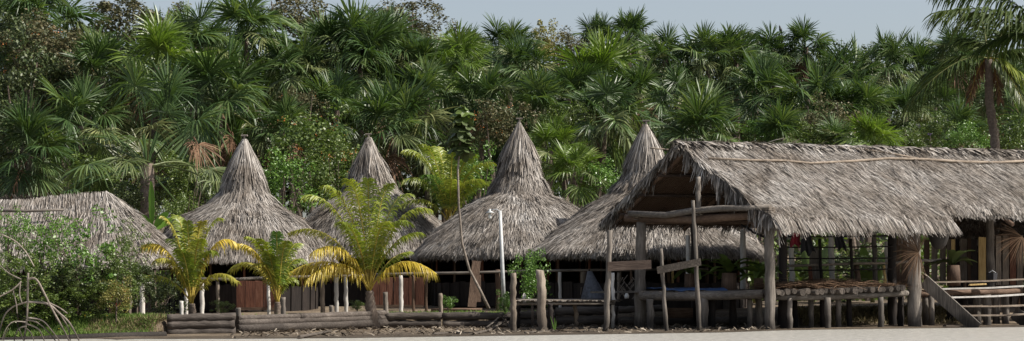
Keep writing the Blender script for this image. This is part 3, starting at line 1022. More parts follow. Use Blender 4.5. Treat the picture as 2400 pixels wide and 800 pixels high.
tag(t.build('loose_board', 'wood_gold', None, loc=at(2290, 668, 65.9)), 'short pale board lying across the top of the stairs', 'board')

# ------------------------------------------------------------------ gate poles left of the pavilion
g = thing('pole_gate', 'leaning grey poles with two nailed boards standing in the water before the pavilion', 'gate', at(1500, 780, 62.5))
for i, (x0, y0, x1, y1, D, r) in enumerate([(1419, 781, 1430, 540, 62.2, 0.10), (1563, 780, 1549, 583, 62.3, 0.068), (1640, 779, 1624, 470, 62.4, 0.075)]):
    a, b = at(x0, y0 + 12, D), at(x1, y1, D)
    pole('pole', a, b, r, r * 0.75, 'wood_grey', g, 500 + i, 0.02, 7, 9)
MB().box(at(1424, 625, 62.05), at(1526, 620, 62.2), 0.28, 0.05, jit=0.02, rng=rng).build('board', 'plank_dark', g)
MB().box(at(1540, 634, 62.15), at(1642, 614, 62.25), 0.22, 0.05, jit=0.02, rng=rng).build('board', 'wood_weather', g)

# ------------------------------------------------------------------ small jetty with slatted shelf
j = thing('jetty', 'low slatted landing stage on thick posts in front of the log wall', 'jetty', at(1300, 775, 63))
for i, (x0, y0, x1, y1, D, r, mat) in enumerate([(1203, 784, 1203, 640, 62.2, 0.095, 'wood_tan'), (1272, 782, 1266, 634, 62.4, 0.14, 'wood_tan'), (1290, 777, 1290, 712, 64.5, 0.085, 'wood_dark'), (1352, 770, 1347, 708, 66.0, 0.07, 'wood_tan'), (1438, 772, 1436, 640, 66.5, 0.06, 'wood_white'), (1215, 760, 1214, 700, 66.5, 0.06, 'wood_dark')]):
    pole('pile', at(x0, y0 + 10, D), at(x1, y1, D), r * 1.05, r * 0.95, mat, j, 520 + i, 0.025, 7, 10)
MB().tube([at(1204, 712, 64.2), at(1440, 711, 65.8)], 0.05, 8, 0.05, 1).build('bearer', 'wood_grey_x', j, True)
MB().tube([at(1204, 704, 66.6), at(1440, 704, 67.8)], 0.05, 8, 0.05, 1).build('bearer', 'wood_grey_x', j, True)
px = 1206
while px < 1440:
    D = lerp_tab(px, [(1206, 64.0), (1440, 65.6)])
    p = at(px, 705.5, D)
    MB().box(p, p + Vector((0.4, 2.6, 0.02)), 0.04, 0.11, jit=0.05, rng=rng).build('slat', rng.choice(['wood_grey', 'wood_tan', 'wood_grey']), j)
    px += 10.5

# ------------------------------------------------------------------ log retaining wall
lw = thing('log_retaining_wall', 'low retaining wall of stacked dark logs along the muddy bank', 'retaining wall', at(900, 765, 69))


def log_between(x0, x1, y0, y1, r, seed, mat='log', off=0.0, bow=0.0, sides=12):
    """a log lying along the front of the bank between two photo columns; y in the photo is its axis"""
    pts = []
    for i in range(14):
        f = i / 13
        px, py = x0 + (x1 - x0) * f, y0 + (y1 - y0) * f + bow * math.sin(math.pi * f)
        D = 66.0
        for _ in range(4):
            D = lerp_tab(ray(px, py)[0] * D, WALL) - r * 0.5 + off
        pts.append(at(px, py, D))
    rr = [r * (1 + 0.05 * math.sin(seed * 1.7 + i * 0.9) + 0.04 * math.sin(seed + i * 2.3)) for i in range(14)]
    return MB().tube(pts, rr, sides, 0.11, seed).build('log', mat, lw, True)


for i, a in enumerate([(392, 552, 780, 778, 0.15), (392, 550, 763, 760, 0.15), (391, 552, 747, 743, 0.13),
                       (555, 905, 771, 757, 0.15), (556, 903, 757, 745, 0.12), (556, 700, 746, 742, 0.09), (700, 901, 743, 735, 0.11),
                       (904, 1034, 760, 760, 0.135), (902, 1036, 742, 741, 0.135), (1037, 1200, 760, 760, 0.135), (1037, 1199, 742, 741, 0.14),
                       (1203, 1300, 758, 756, 0.14), (1202, 1302, 739, 738, 0.14), (1304, 1446, 752, 750, 0.15), (1303, 1447, 731, 728, 0.15),
                       (1449, 1624, 754, 752, 0.16), (1450, 1560, 727, 722, 0.12), (1680, 1760, 754, 752, 0.14), (1627, 1680, 756, 754, 0.13)]):
    log_between(*a, seed=i + 3)
MB().box(at(1564, 734, 68.4), at(1624, 734, 68.3), 0.34, 0.08, jit=0.01, rng=rng).build('plank', 'wood_brown_x', lw)
for i, (px, y0, y1, r, mat) in enumerate([(427, 738, 706, 0.06, 'wood_white'), (560, 736, 722, 0.08, 'wood_grey'), (665, 734, 697, 0.08, 'wood_grey'), (778, 738, 716, 0.07, 'wood_grey'), (905, 730, 685, 0.085, 'wood_grey'), (1034, 732, 688, 0.075, 'wood_tan')]):
    D = 66.0
    for _ in range(4):
        D = lerp_tab(ray(px, y0)[0] * D, WALL) + 0.30
    pole('stake', at(px, y0 + 12, D), at(px - 2, y1, D), r, r, mat, lw, 560 + i, 0.008, 4, 9)
# the log at the water's edge on the left
lg = MB().tube([at(-30, 801, 58.2), at(120, 795, 58.6), at(250, 790, 59.4), at(388, 786, 60.4)], [0.10, 0.11, 0.12, 0.115], 10, 0.05, 9).build('shore_log', 'wood_weather', None, True, loc=at(180, 795, 58.8))
tag(lg, 'long pale log lying at the waterline below the grassy bank', 'log')

# ------------------------------------------------------------------ rail fence in front of the huts
fe = thing('rail_fence', 'post and rail fence with whitewashed and brown posts before the huts', 'fence', at(900, 715, 74.5))
FD = lambda px: lerp_tab(px, [(320, 68.0), (600, 70.0), (900, 73.5), (1450, 73.0)])
rails = [[(440, 654), (560, 655), (640, 651), (760, 648), (860, 646)], [(858, 645), (960, 642), (1100, 640), (1215, 636)], [(1205, 637), (1330, 634), (1440, 633)], [(1440, 634), (1545, 632), (1660, 630)]]
for i, rp in enumerate(rails):
    MB().tube([at(x, y, FD(x)) for x, y in rp], [0.05 + 0.008 * math.sin(i + k) for k in range(len(rp))], 8, 0.08, i + 2).build('rail', 'wood_grey_x', fe, True)
MB().tube([at(318, 664, 67.9), at(355, 663, 67.9)], 0.02, 6).build('rail', 'wood_white', fe)
for i, (px, y0, y1, r, mat) in enumerate([(334, 736, 664, 0.085, 'wood_white'), (437, 728, 664, 0.06, 'wood_white'), (474, 732, 662, 0.075, 'wood_white'), (511, 722, 660, 0.06, 'wood_tan'), (630, 722, 660, 0.06, 'wood_white'), (756, 718, 652, 0.085, 'wood_tan'), (789, 732, 650, 0.08, 'wood_white'), (811, 719, 650, 0.075, 'wood_white'),
                                          (940, 720, 646, 0.075, 'wood_white'), (969, 714, 646, 0.055, 'wood_brown'), (1000, 712, 642, 0.05, 'wood_brown'), (1168, 706, 632, 0.085, 'wood_brown'), (1313, 704, 638, 0.06, 'wood_white'), (1368, 704, 634, 0.12, 'wood_tan'), (1577, 712, 632, 0.05, 'wood_gold'), (1452, 706, 636, 0.08, 'wood_tan')]):
    D = FD(px) + (0.12 if mat != 'wood_white' else -0.12)
    z = ground_z(at(px, y0, D).x, D)
    p0 = at(px, y0, D)
    p0.z = min(p0.z, z) - 0.1
    pole('post', p0, at(px - 1, y1, D), r, r * 0.95, mat, fe, 600 + i, 0.012, 5, 9)
# red-brown plank panels standing behind the rail
for (xa, xb, ya, yb, D) in [(554, 646, 657, 722, 71.3), (872, 992, 650, 716, 75.0)]:
    pn = thing('plank_panel', 'weathered red-brown plank panel ' + ('between the two smallest yellow palms' if xa < 600 else 'right of the largest young coconut palm trunk'), 'plank wall', at((xa + xb) / 2, yb, D), 'red-brown plank panels behind the rail fence')
    px = xa
    while px < xb:
        w = rng.uniform(13, 24)
        a, b = at(px + w / 2, yb + rng.uniform(-1, 2), D + rng.uniform(-0.02, 0.02)), at(px + w / 2 + rng.uniform(-1, 1), ya + rng.uniform(-1, 2), D)
        MB().box(a, b, (w - 1.2) * D / F, 0.03, up=Vector((1, 0, 0)), jit=0.01, rng=rng).build('plank', 'wood_red', pn)
        px += w
    MB().box(at(xa, yb + 2, D - 0.06), at(xb, yb + 2, D - 0.06), 0.10, 0.06).build('sill', 'wood_brown_x', pn)
# sleepers on the terrace
for i, (x0, y0, x1, y1, D, lab) in enumerate([(672, 718, 775, 721, 69.3, 'thin pale pole lying on the terrace below the dark doorway'), (1010, 712, 1130, 711, 73.8, 'flat beam on the terrace beside the leaning wide board'), (800, 720, 880, 719, 70.8, 'dark sleeper lying left of the largest coconut trunk')]):
    c = at((x0 + x1) / 2, y0, D)
    z = ground_z(c.x, D)
    a, b = at(x0, y0, D), at(x1, y1, D)
    a.z = b.z = z + 0.05
    tag(MB().tube([a, (a + b) / 2 + Vector((0, 0, 0.01)), b], 0.055, 8, 0.08, i).build('ground_pole', ['wood_tan_x', 'wood_brown_x', 'wood_brown_x'][i], None, True, loc=(c.x, D, z)), lab, 'pole')
# wide boards leaning at the fence
lb = thing('leaning_board', 'wide grey-brown board leaning upright against the fence rail', 'board', at(1110, 718, 72.6))
MB().box(at(1106, 720, 72.5), at(1117, 612, 73.0), 0.30, 0.04, up=Vector((1, 0, 0))).build('plank', 'wood_brown', lb)
MB().box(at(1122, 708, 72.9), at(1122, 645, 73.2), 0.16, 0.04, up=Vector((1, 0, 0))).build('plank', 'wood_brown', lb)

# ------------------------------------------------------------------ long hut on the left
HD = 72.0
lh = thing('thatched_hut', 'long low thatched hut with a hipped end behind the big green bush', 'hut', at(180, 720, HD))
rz = at(245, 452, HD).z
RA, RB = at(-260, 458, HD + 0.6), at(248, 452, HD)
RA.z = RB.z - 0.05
ez = at(200, 612, HD - 3).z
gzl = ground_z(RB.x, HD)
CA, CB = Vector((RA.x, HD - 3.0, ez)), Vector((RB.x + 0.25, HD - 3.0, ez))
HB = Vector((RB.x + 2.65, HD - 2.0, ez))
HC = Vector((RB.x + 2.75, HD + 2.4, ez))
BA, BB = Vector((RA.x, HD + 3.2, ez)), Vector((RB.x + 0.6, HD + 3.2, ez))
sag = lambda u, s: -0.22 * np.sin(np.clip(u, 0, 1) * math.pi * 1.0) ** 2 * (1 - s)
d2 = Vector((0, 0, -0.16))
slab('roof_slope', lh, [RA + d2 * 2, CA + d2, CB + d2, RB + d2], 0.1, 'thatch_base')
slab('roof_slope', lh, [RB + d2, CB + d2, HB + d2, HC + d2, BB + d2], 0.1, 'thatch_base')
slab('roof_slope', lh, [RB + d2, BB + d2, BA + d2, RA + d2 * 2], 0.1, 'thatch_base')
slope_thatch('thatch', lh, RA, RB, CA, CB, 26000, 41, sagf=sag, L=(0.4, 0.9), W=(0.013, 0.03), lift_amp=0.07)
slope_thatch('thatch', lh, RB, RB + Vector((0.05, 0.02, 0)), CB, HB, 11000, 42, L=(0.4, 0.8), W=(0.013, 0.03), lift_amp=0.06)
slope_thatch('thatch', lh, RB, RB + Vector((0.05, 0.05, 0)), HB, HC, 9000, 43, L=(0.4, 0.8), W=(0.013, 0.03), lift_amp=0.06)
slope_thatch('thatch', lh, RB, RA, BB, BA, 2500, 44, L=(0.5, 1.0), W=(0.04, 0.08))
MB().tube([at(-40, 493, 70.6), at(60, 495, 70.6), at(150, 492, 70.7)], [0.055, 0.05, 0.04], 8, 0.06, 3).build('roof_pole', 'wood_grey_x', lh, True)
for i in range(9):
    x = CA.x + 0.6 + i * (CB.x + 1.9 - CA.x) / 9
    pole('wall_pole', (x, HD - 2.1, gzl - 0.3), (x, HD - 2.1, ez + 0.5), 0.07, 0.06, 'wood_brown', lh, 700 + i)
for i in range(46):
    x = CA.x + 0.3 + i * 0.27
    if x > RB.x + 1.9:
        break
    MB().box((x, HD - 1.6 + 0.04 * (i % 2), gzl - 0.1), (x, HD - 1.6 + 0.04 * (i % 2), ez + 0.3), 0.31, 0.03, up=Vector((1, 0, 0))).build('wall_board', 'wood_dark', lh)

# low thatched shelters seen through and behind the pavilion
def low_shelter(x0, x1, yr, ye, D, label, seed, n=2600, depth=2.2, hip=0.0):
    a, b = at(x0, yr, D + depth), at(x1, yr, D + depth)
    c, d = at(x0 - hip, ye, D), at(x1 + hip, ye, D)
    b.z = a.z = (a.z + b.z) / 2
    c.z = d.z = (c.z + d.z) / 2
    gz = ground_z((a.x + b.x) / 2, D)
    s = thing('thatched_shelter', label, 'shelter', ((a.x + b.x) / 2, D + 1, gz))
    e, f = c + Vector((0, depth * 2, 0)), d + Vector((0, depth * 2, 0))
    slab('roof_slope', s, [a + d2, c + d2, d + d2, b + d2], 0.08, 'thatch_base')
    slab('roof_slope', s, [a + d2, b + d2, f + d2, e + d2], 0.08, 'thatch_base')
    slope_thatch('thatch', s, a, b, c, d, n, seed, L=(0.25, 0.5), W=(0.02, 0.04))
    slope_thatch('thatch', s, b, a, f, e, n // 3, seed + 1, L=(0.4, 0.8), W=(0.05, 0.09))
    for i, (x, y) in enumerate([(c.x + 0.5, D + 0.6), (d.x - 0.5, D + 0.6), ((c.x + d.x) / 2, D + 0.6), (c.x + 0.5, D + depth * 2 - 0.6), (d.x - 0.5, D + depth * 2 - 0.6)]):
        pole('post', (x, y, gz - 0.2), (x, y, c.z + 0.25), 0.07, 0.06, 'wood_brown', s, seed + i)
    m = int((d.x - c.x - 0.8) / 0.29)
    for i in range(m):
        x = c.x + 0.5 + i * 0.29
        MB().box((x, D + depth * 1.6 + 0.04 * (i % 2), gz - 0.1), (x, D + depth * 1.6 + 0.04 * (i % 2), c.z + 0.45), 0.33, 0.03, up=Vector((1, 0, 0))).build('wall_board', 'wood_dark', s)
    return s


low_shelter(1560, 1760, 520, 588, 74.5, 'low dark thatched shelter seen beneath the pavilion gable', 51, 7000, 1.6, 22)
low_shelter(2260, 2440, 510, 562, 72.5, 'low thatched roof seen through the gap right of the hanging basket', 53, 5000, 1.6, 24)

# ------------------------------------------------------------------ lamp post
lp = thing('lamp_post', 'white lamp post with a shaded bulb in front of the tall cone hut', 'lamp post', at(1181, 690, 71.5))
MB().tube([at(1181, 716, 71.5), at(1178, 640, 71.5), at(1172, 494, 71.5)], [0.075, 0.07, 0.055], 12).build('pole', 'metal_white', lp, True)
MB().tube([at(1172, 496, 71.5), at(1164, 491, 71.5), at(1149, 492, 71.5)], 0.016, 6).build('arm', 'metal_grey', lp, True)
c = at(1148, 497, 71.5)


def lathe(prof, c, sides=16):
    mb = MB()
    vs, fs = [], []
    for (r, z) in prof:
        for k in range(sides):
            th = 2 * math.pi * k / sides
            vs.append((c.x + r * math.cos(th), c.y + r * math.sin(th), c.z + z))
    for i in range(len(prof) - 1):
        for k in range(sides):
            k2 = (k + 1) % sides
            fs.append((i * sides + k, i * sides + k2, (i + 1) * sides + k2, (i + 1) * sides + k))
    mb.add(vs, fs)
    return mb


lathe([(0.01, 0.11), (0.035, 0.10), (0.04, 0.04), (0.17, -0.03), (0.165, -0.04), (0.03, 0.02)], c).build('lamp_shade', 'metal_white', lp, True)
lathe([(0.03, 0.0), (0.05, -0.10), (0.06, -0.18), (0.045, -0.24), (0.005, -0.26)], c).build('bulb', 'bulb', lp, True)


# ------------------------------------------------------------------ palms: fan leaf and feather leaf
def fan_leaf(seed, pitch, droop, petiole, blade, nseg=56, spread=2.25):
    """costapalmate leaf in its own frame: petiole leaves the origin towards +X at 'pitch', blade fans out at the end"""
    rs = random.Random(seed)
    V, Q = [], []
    p = Vector((math.cos(pitch), 0, math.sin(pitch)))
    # petiole with a slight arch
    n = 6
    pts = []
    for i in range(n):
        f = i / (n - 1)
        pts.append(p * (petiole * f) + Vector((0, 0, -1)) * petiole * 0.16 * f * f * math.cos(pitch) * (1 + droop))
    tip_dir = (pts[-1] - pts[-2]).normalized()
    mb = MB().tube(pts, [0.045, 0.04, 0.035, 0.03, 0.027, 0.024], 5)
    h = pts[-1]
    t = Vector((0, 1, 0))
    nr = t.cross(tip_dir).normalized()          # blade normal, roughly upwards
    if nr.z < 0:
        nr = -nr
    tw = rs.uniform(-0.35, 0.35)
    t = (t * math.cos(tw) + nr * math.sin(tw)).normalized()
    nr = t.cross(tip_dir).normalized()
    if nr.z < 0:
        nr = -nr
    cup, wav, ph = rs.uniform(-0.15, 0.55), rs.uniform(0.05, 0.2), rs.uniform(0, 6.28)
    for i in range(nseg):
        if rs.random() < 0.04:
            continue
        a = -spread + 2 * spread * (i + 0.5) / nseg + rs.uniform(-0.03, 0.03)
        d = tip_dir * math.cos(a) + t * math.sin(a)
        d = (d + nr * (cup * math.sin(a) ** 2 + wav * math.sin(a * 2.5 + ph) + rs.uniform(-0.07, 0.07))).normalized()
        L = blade * (1.0 - 0.22 * (abs(a) / spread) ** 2) * rs.uniform(0.82, 1.08) * (0.6 if rs.random() < 0.06 else 1)
        side = d.cross(nr).normalized()
        rl = (0.45 if i % 2 else -0.45) + rs.uniform(-0.2, 0.2)
        side = (side * math.cos(rl) + nr * math.sin(rl)).normalized()
        wmax = spread * 2 / nseg * L * 0.62
        k = droop * rs.uniform(0.4, 1.7) * (0.35 + 0.95 * abs(a) / spread)
        vs = []
        for s, w in ((0.03, 0.12), (0.35, 0.72), (0.6, 0.85), (0.82, 0.5), (1.0, 0.05)):
            c = h + d * (s * L) + Vector((0, 0, -1)) * (k * L * max(0, s - 0.25) ** 1.7)
            if s > 0.6:
                c = c - d * (k * L * 0.35 * (s - 0.6))
            vs += [c - side * wmax * w * 0.5, c + side * wmax * w * 0.5]
        mb.add(vs, [(2 * q, 2 * q + 1, 2 * q + 3, 2 * q + 2) for q in range(4)])
    me = bpy.data.meshes.new('fan_leaf')
    me.from_pydata([tuple(v) for v in mb.v], [], mb.f)
    me.update()
    me.materials.append(MATS['fan_green'])
    return me


def fan_set(pet, blade, seed):
    return {'up': [fan_leaf(seed + i, R(86 - 7 * i), 0.35, pet * (1.0 - 0.12 * (i % 2)), blade) for i in range(4)],
            'high': [fan_leaf(seed + 10 + i, R(68 - 6 * i), 0.5, pet * (1.05 - 0.13 * (i % 3)), blade) for i in range(5)],
            'mid': [fan_leaf(seed + 20 + i, R(40 - 8 * i), 0.75, pet * (1.0 - 0.12 * (i % 3)), blade) for i in range(5)],
            'low': [fan_leaf(seed + 30 + i, R(4 - 11 * i), 0.9, pet * (0.9 - 0.1 * (i % 2)), blade * 0.97) for i in range(4)],
            'hang': [fan_leaf(seed + 40 + i, R(-40 - 10 * i), 0.7, pet * 0.75, blade * 0.92) for i in range(3)]}


FAN = fan_set(1.35, 1.62, 100)
FAN_LONG = fan_set(3.3, 1.6, 700)


def fan_palm(px, py, D, rpx, label, seed, mat='fan_green', group=None, n=(3, 6, 6, 5, 2), lean=0.0, trunk_r=0.15, name='fan_palm', fans=None, sc=None):
    py = py + 0.3 * rpx
    rng = random.Random(seed)
    c = at(px, py, D)
    gz = ground_z(c.x, D)
    sc = sc or rpx / ppm(D) / 2.2
    root = thing(name, label, 'palm', (c.x, D, gz), group)
    top = Vector((0, 0, c.z - gz))
    base = Vector((lean, rng.uniform(-0.3, 0.3), -0.2))
    mb = MB().tube([base, base.lerp(top, 0.35) + Vector((lean * 0.3, 0, 0)), base.lerp(top, 0.75), top + Vector((0, 0, 0.1))], [trunk_r * 1.25, trunk_r * 1.05, trunk_r, trunk_r * 0.95], 9, 0.06, seed)
    me = bpy.data.meshes.new('trunk')
    me.from_pydata(mb.v, [], mb.f)
    link('trunk', me, 'bark', root)
    a0 = rng.uniform(0, 6.28)
    k = 0
    for cls, cnt in zip(('up', 'high', 'mid', 'low', 'hang'), n):
        for i in range(cnt):
            me = rng.choice((fans or FAN)[cls])
            o = bpy.data.objects.new('leaf', me)
            col.objects.link(o)
            o.parent = root
            o.location = top + Vector((0, 0, rng.uniform(-0.12, 0.1) * sc))
            th = a0 + k * 2.39996 + rng.uniform(-0.6, 0.6)
            o.rotation_euler = (rng.uniform(-0.3, 0.3), rng.uniform(-0.25, 0.25), th)
            s = sc * rng.uniform(0.78, 1.12)
            o.scale = (s, s, s)
            m = mat
            if cls == 'hang' and rng.random() < 0.35:
                m = 'fan_dead'
            elif cls in ('low', 'hang') and rng.random() < 0.5:
                m = 'fan_olive'
            elif cls == 'mid' and rng.random() < 0.15:
                m = 'fan_olive'
            if m != 'fan_green':
                set_mat(o, m)
            k += 1
    return root


def frond(name, p0, p1, parent, mat, seed, bow=0.25, width=0.5, nl=70, droop=0.35, stem='stem_yellow', r0=0.03, bow_dir=None, leafw=0.05, start=0.16):
    """feather leaf of a coconut palm from p0 to p1, arching upwards by 'bow' of its length"""
    rng = random.Random(seed)
    p0, p1 = Vector(p0), Vector(p1)
    L = (p1 - p0).length
    dv = p1 - p0
    ctrl = p0 + Vector((dv.x * 0.42, dv.y * 0.35, max(dv.z, 0) * 0.86 + min(dv.z, 0) * 0.4 + bow * L * 1.25))

    def B(t):
        return p0 * (1 - t) ** 2 + ctrl * 2 * t * (1 - t) + p1 * t * t
    pts = [B(i / 11) for i in range(12)]
    st_ = MB().tube(pts, [r0 * (1 - 0.85 * i / 11) for i in range(12)], 5)
    lf = st_.build(name, stem, parent, True)
    mb = MB()
    for i in range(nl):
        f = (i + 0.5) / nl
        t = start + (1 - start) * f
        c = B(t)
        d = (B(min(1, t + 0.02)) - B(t - 0.02)).normalized()
        side = d.cross(Vector((0, 0, 1)))
        if side.length < 0.15:
            side = d.cross(Vector((0.3, 1, 0.2)))
        side.normalize()
        upn = side.cross(d).normalized()
        ll = width * 1.12 * (0.45 + 1.0 * math.sin(math.pi * min(1, 0.16 + 0.80 * f)) ** 0.8) * 0.75
        for sg in (-1, 1):
            fw = 0.45 + 0.6 * f + rng.uniform(-0.2, 0.2)
            dd = (side * sg + d * fw + upn * rng.uniform(0.0, 0.35)).normalized()
            l2 = ll * rng.uniform(0.75, 1.2)
            k = droop * rng.uniform(0.7, 1.3)
            wv = d * leafw * 0.5 + upn * rng.uniform(-0.3, 0.3) * leafw
            vs = []
            for s, w in ((0, 0.6), (0.4, 1.0), (0.75, 0.7), (1.0, 0.08)):
                q = c + dd * (l2 * s * (1 - 0.25 * k * s)) + Vector((0, 0, -1)) * k * l2 * s * s
                vs += [q - wv * w, q + wv * w]
            mb.add(vs, [(0, 1, 3, 2), (2, 3, 5, 4), (4, 5, 7, 6)])
    tag(mb.build('leaflets', mat, lf), kind='stuff').name = 'leaflet_fringe'
    return lf


def coco(label, base, crown, D, leaves, seed, trunk=(0.10, 0.075), trunk_mat='bark', pts=None, group=None, zb=None, leafw=0.034, nl=76, hang=0.55):
    """leaves: (tip px, tip py, bow, width m, material[, depth offset])"""
    b = at(base[0], base[1], D)
    gz = ground_z(b.x, D) if zb is None else zb
    b.z = gz
    root = thing('coconut_palm', label, 'palm', tuple(b), group)
    c = at(crown[0], crown[1], D)
    mids = [at(x, y, D) for x, y in (pts or [])]
    chain = [b + Vector((0, 0, -0.2))] + mids + [c]
    if len(chain) == 2:
        chain.insert(1, (chain[0] + chain[1]) / 2)
    full = []
    for a, e in zip(chain, chain[1:]):
        full += [a.lerp(e, k / 9) for k in range(9)]
    full.append(chain[-1])
    rr = [trunk[0] + (trunk[1] - trunk[0]) * i / (len(full) - 1) for i in range(len(full))]
    rr = [r * (1.10 if i % 2 else 0.93) for i, r in enumerate(rr)]
    MB().tube(full, rr, 10, 0.10, seed).build('trunk', trunk_mat, root, True)
    rng = random.Random(seed)
    for i, lf in enumerate(leaves):
        x, y, bow, w, mt = lf[:5]
        dd = lf[5] if len(lf) > 5 else rng.uniform(-0.9, 0.9)
        frond('leaf', c + Vector((rng.uniform(-0.04, 0.04), rng.uniform(-0.04, 0.04), rng.uniform(-0.06, 0.06))), at(x, y, D + dd), root, mt, seed * 50 + i, bow, w,
              stem='stem_yellow' if mt != 'coco_dark' else 'stem_green', droop=hang + (0.3 if mt == 'coco_yellow' else 0), leafw=leafw, nl=nl)
    return root


G, Y, DK, MID = 'coco_green', 'coco_yellow', 'coco_dark', 'coco_mid'
coco('small yellow-green coconut palm at the left end of the log wall', (452, 733), (449, 712), 65.2,
     [(338, 574, 0.20, 0.42, Y), (306, 662, 0.30, 0.34, 'coco_green'), (382, 508, 0.05, 0.40, MID), (413, 505, 0.05, 0.42, G), (438, 520, 0.04, 0.40, G), (474, 520, 0.05, 0.4, MID), (516, 512, 0.12, 0.36, G), (548, 566, 0.24, 0.42, Y), (556, 660, 0.36, 0.34, MID), (400, 560, 0.1, 0.4, G), (500, 590, 0.2, 0.4, G), (368, 610, 0.22, 0.42, MID, -0.8), (470, 560, 0.1, 0.4, G, -0.9), (420, 585, 0.1, 0.4, G, -1.0)],
     61, (0.16, 0.10), group='young yellowing coconut palms')
coco('smallest yellow-green coconut palm, middle of the three before the huts', (652, 728), (651, 708), 66.2,
     [(540, 634, 0.38, 0.38, MID), (556, 572, 0.12, 0.36, Y), (580, 555, 0.06, 0.36, G), (610, 560, 0.05, 0.36, G), (648, 545, 0.02, 0.36, 'leaf_bright'), (672, 565, 0.05, 0.36, G), (700, 570, 0.10, 0.36, G), (712, 612, 0.25, 0.34, G), (600, 620, 0.2, 0.36, MID, -0.6), (690, 660, 0.4, 0.30, G), (625, 590, 0.05, 0.36, G, -0.7)],
     62, (0.17, 0.10), group='young yellowing coconut palms')
coco('largest young coconut palm with drooping orange-yellow lower leaves', (874, 722), (866, 682), 69.0,
     [(716, 458, 0.13, 0.60, G), (765, 435, 0.07, 0.60, G), (820, 422, 0.03, 0.60, G), (862, 420, 0.02, 0.55, G), (912, 432, 0.04, 0.60, G), (955, 455, 0.10, 0.60, G), (1005, 490, 0.18, 0.55, G), (680, 545, 0.20, 0.55, MID), (676, 640, 0.30, 0.58, Y, -0.9), (720, 655, 0.42, 0.50, Y, -1.2), (1018, 638, 0.36, 0.50, Y, -0.5), (985, 545, 0.10, 0.5, G), (960, 590, 0.05, 0.4, G), (800, 520, 0.1, 0.5, G, -1.4), (905, 520, 0.1, 0.5, G, -1.4), (735, 590, 0.28, 0.5, Y, -1.5), (955, 520, 0.2, 0.5, G, -0.8)],
     63, (0.26, 0.13), group='young yellowing coconut palms')
coco('bright green young coconut palm between the second and third cone roofs', (1050, 700), (1052, 520), 82,
     [(952, 352, 0.12, 0.60, G), (990, 338, 0.06, 0.6, G), (1025, 345, 0.03, 0.6, G), (1062, 355, 0.03, 0.6, G), (1105, 362, 0.05, 0.6, G), (1150, 380, 0.12, 0.6, G), (1168, 430, 0.2, 0.55, G), (950, 420, 0.2, 0.6, G), (1000, 410, 0.1, 0.6, 'leaf_bright', -1.2), (1120, 420, 0.1, 0.6, G, -1.2), (940, 480, 0.3, 0.5, G), (1060, 420, 0.1, 0.6, G, -1.6)],
     64, (0.2, 0.15))
coco('tall coconut palm with a brown ringed trunk rising behind the pavilion roof', (2345, 700), (2318, 140), 78,
     [(2135, 240, 0.22, 1.4, DK, -1.0), (2165, 180, 0.22, 1.0, DK, 1.5), (2235, 95, 0.12, 0.8, DK, 1.8), (2290, 30, 0.05, 0.8, DK, 1.5), (2400, 60, 0.15, 0.8, DK, 1.0), (2450, 250, 0.26, 0.9, G, -0.5), (2405, 255, 0.3, 0.6, 'fan_olive', -1.0), (2270, 240, 0.4, 0.4, 'fan_dead', 1.0), (2345, 240, 0.4, 0.4, 'fan_dead', 0.5), (2480, 150, 0.25, 0.9, DK)],
     65, (0.18, 0.15), pts=[(2332, 330), (2318, 230)], leafw=0.058, nl=84, hang=0.65)
coco('coconut palm at the right edge whose dark leaves overhang the top corner', (2475, 700), (2462, 88), 75,
     [(2200, 28, 0.12, 1.5, DK, -0.5), (2205, -25, 0.10, 1.4, DK, 0.8), (2300, -120, 0.08, 1.0, DK, 0.5), (2400, -150, 0.05, 1.0, DK), (2560, -100, 0.1, 1.0, DK), (2680, 0, 0.1, 1.0, DK), (2720, 150, 0.2, 1.0, DK), (2640, 260, 0.3, 0.9, DK), (2290, 120, 0.2, 0.9, DK, 1.5)],
     66, (0.25, 0.20), leafw=0.058, nl=84, hang=0.65)

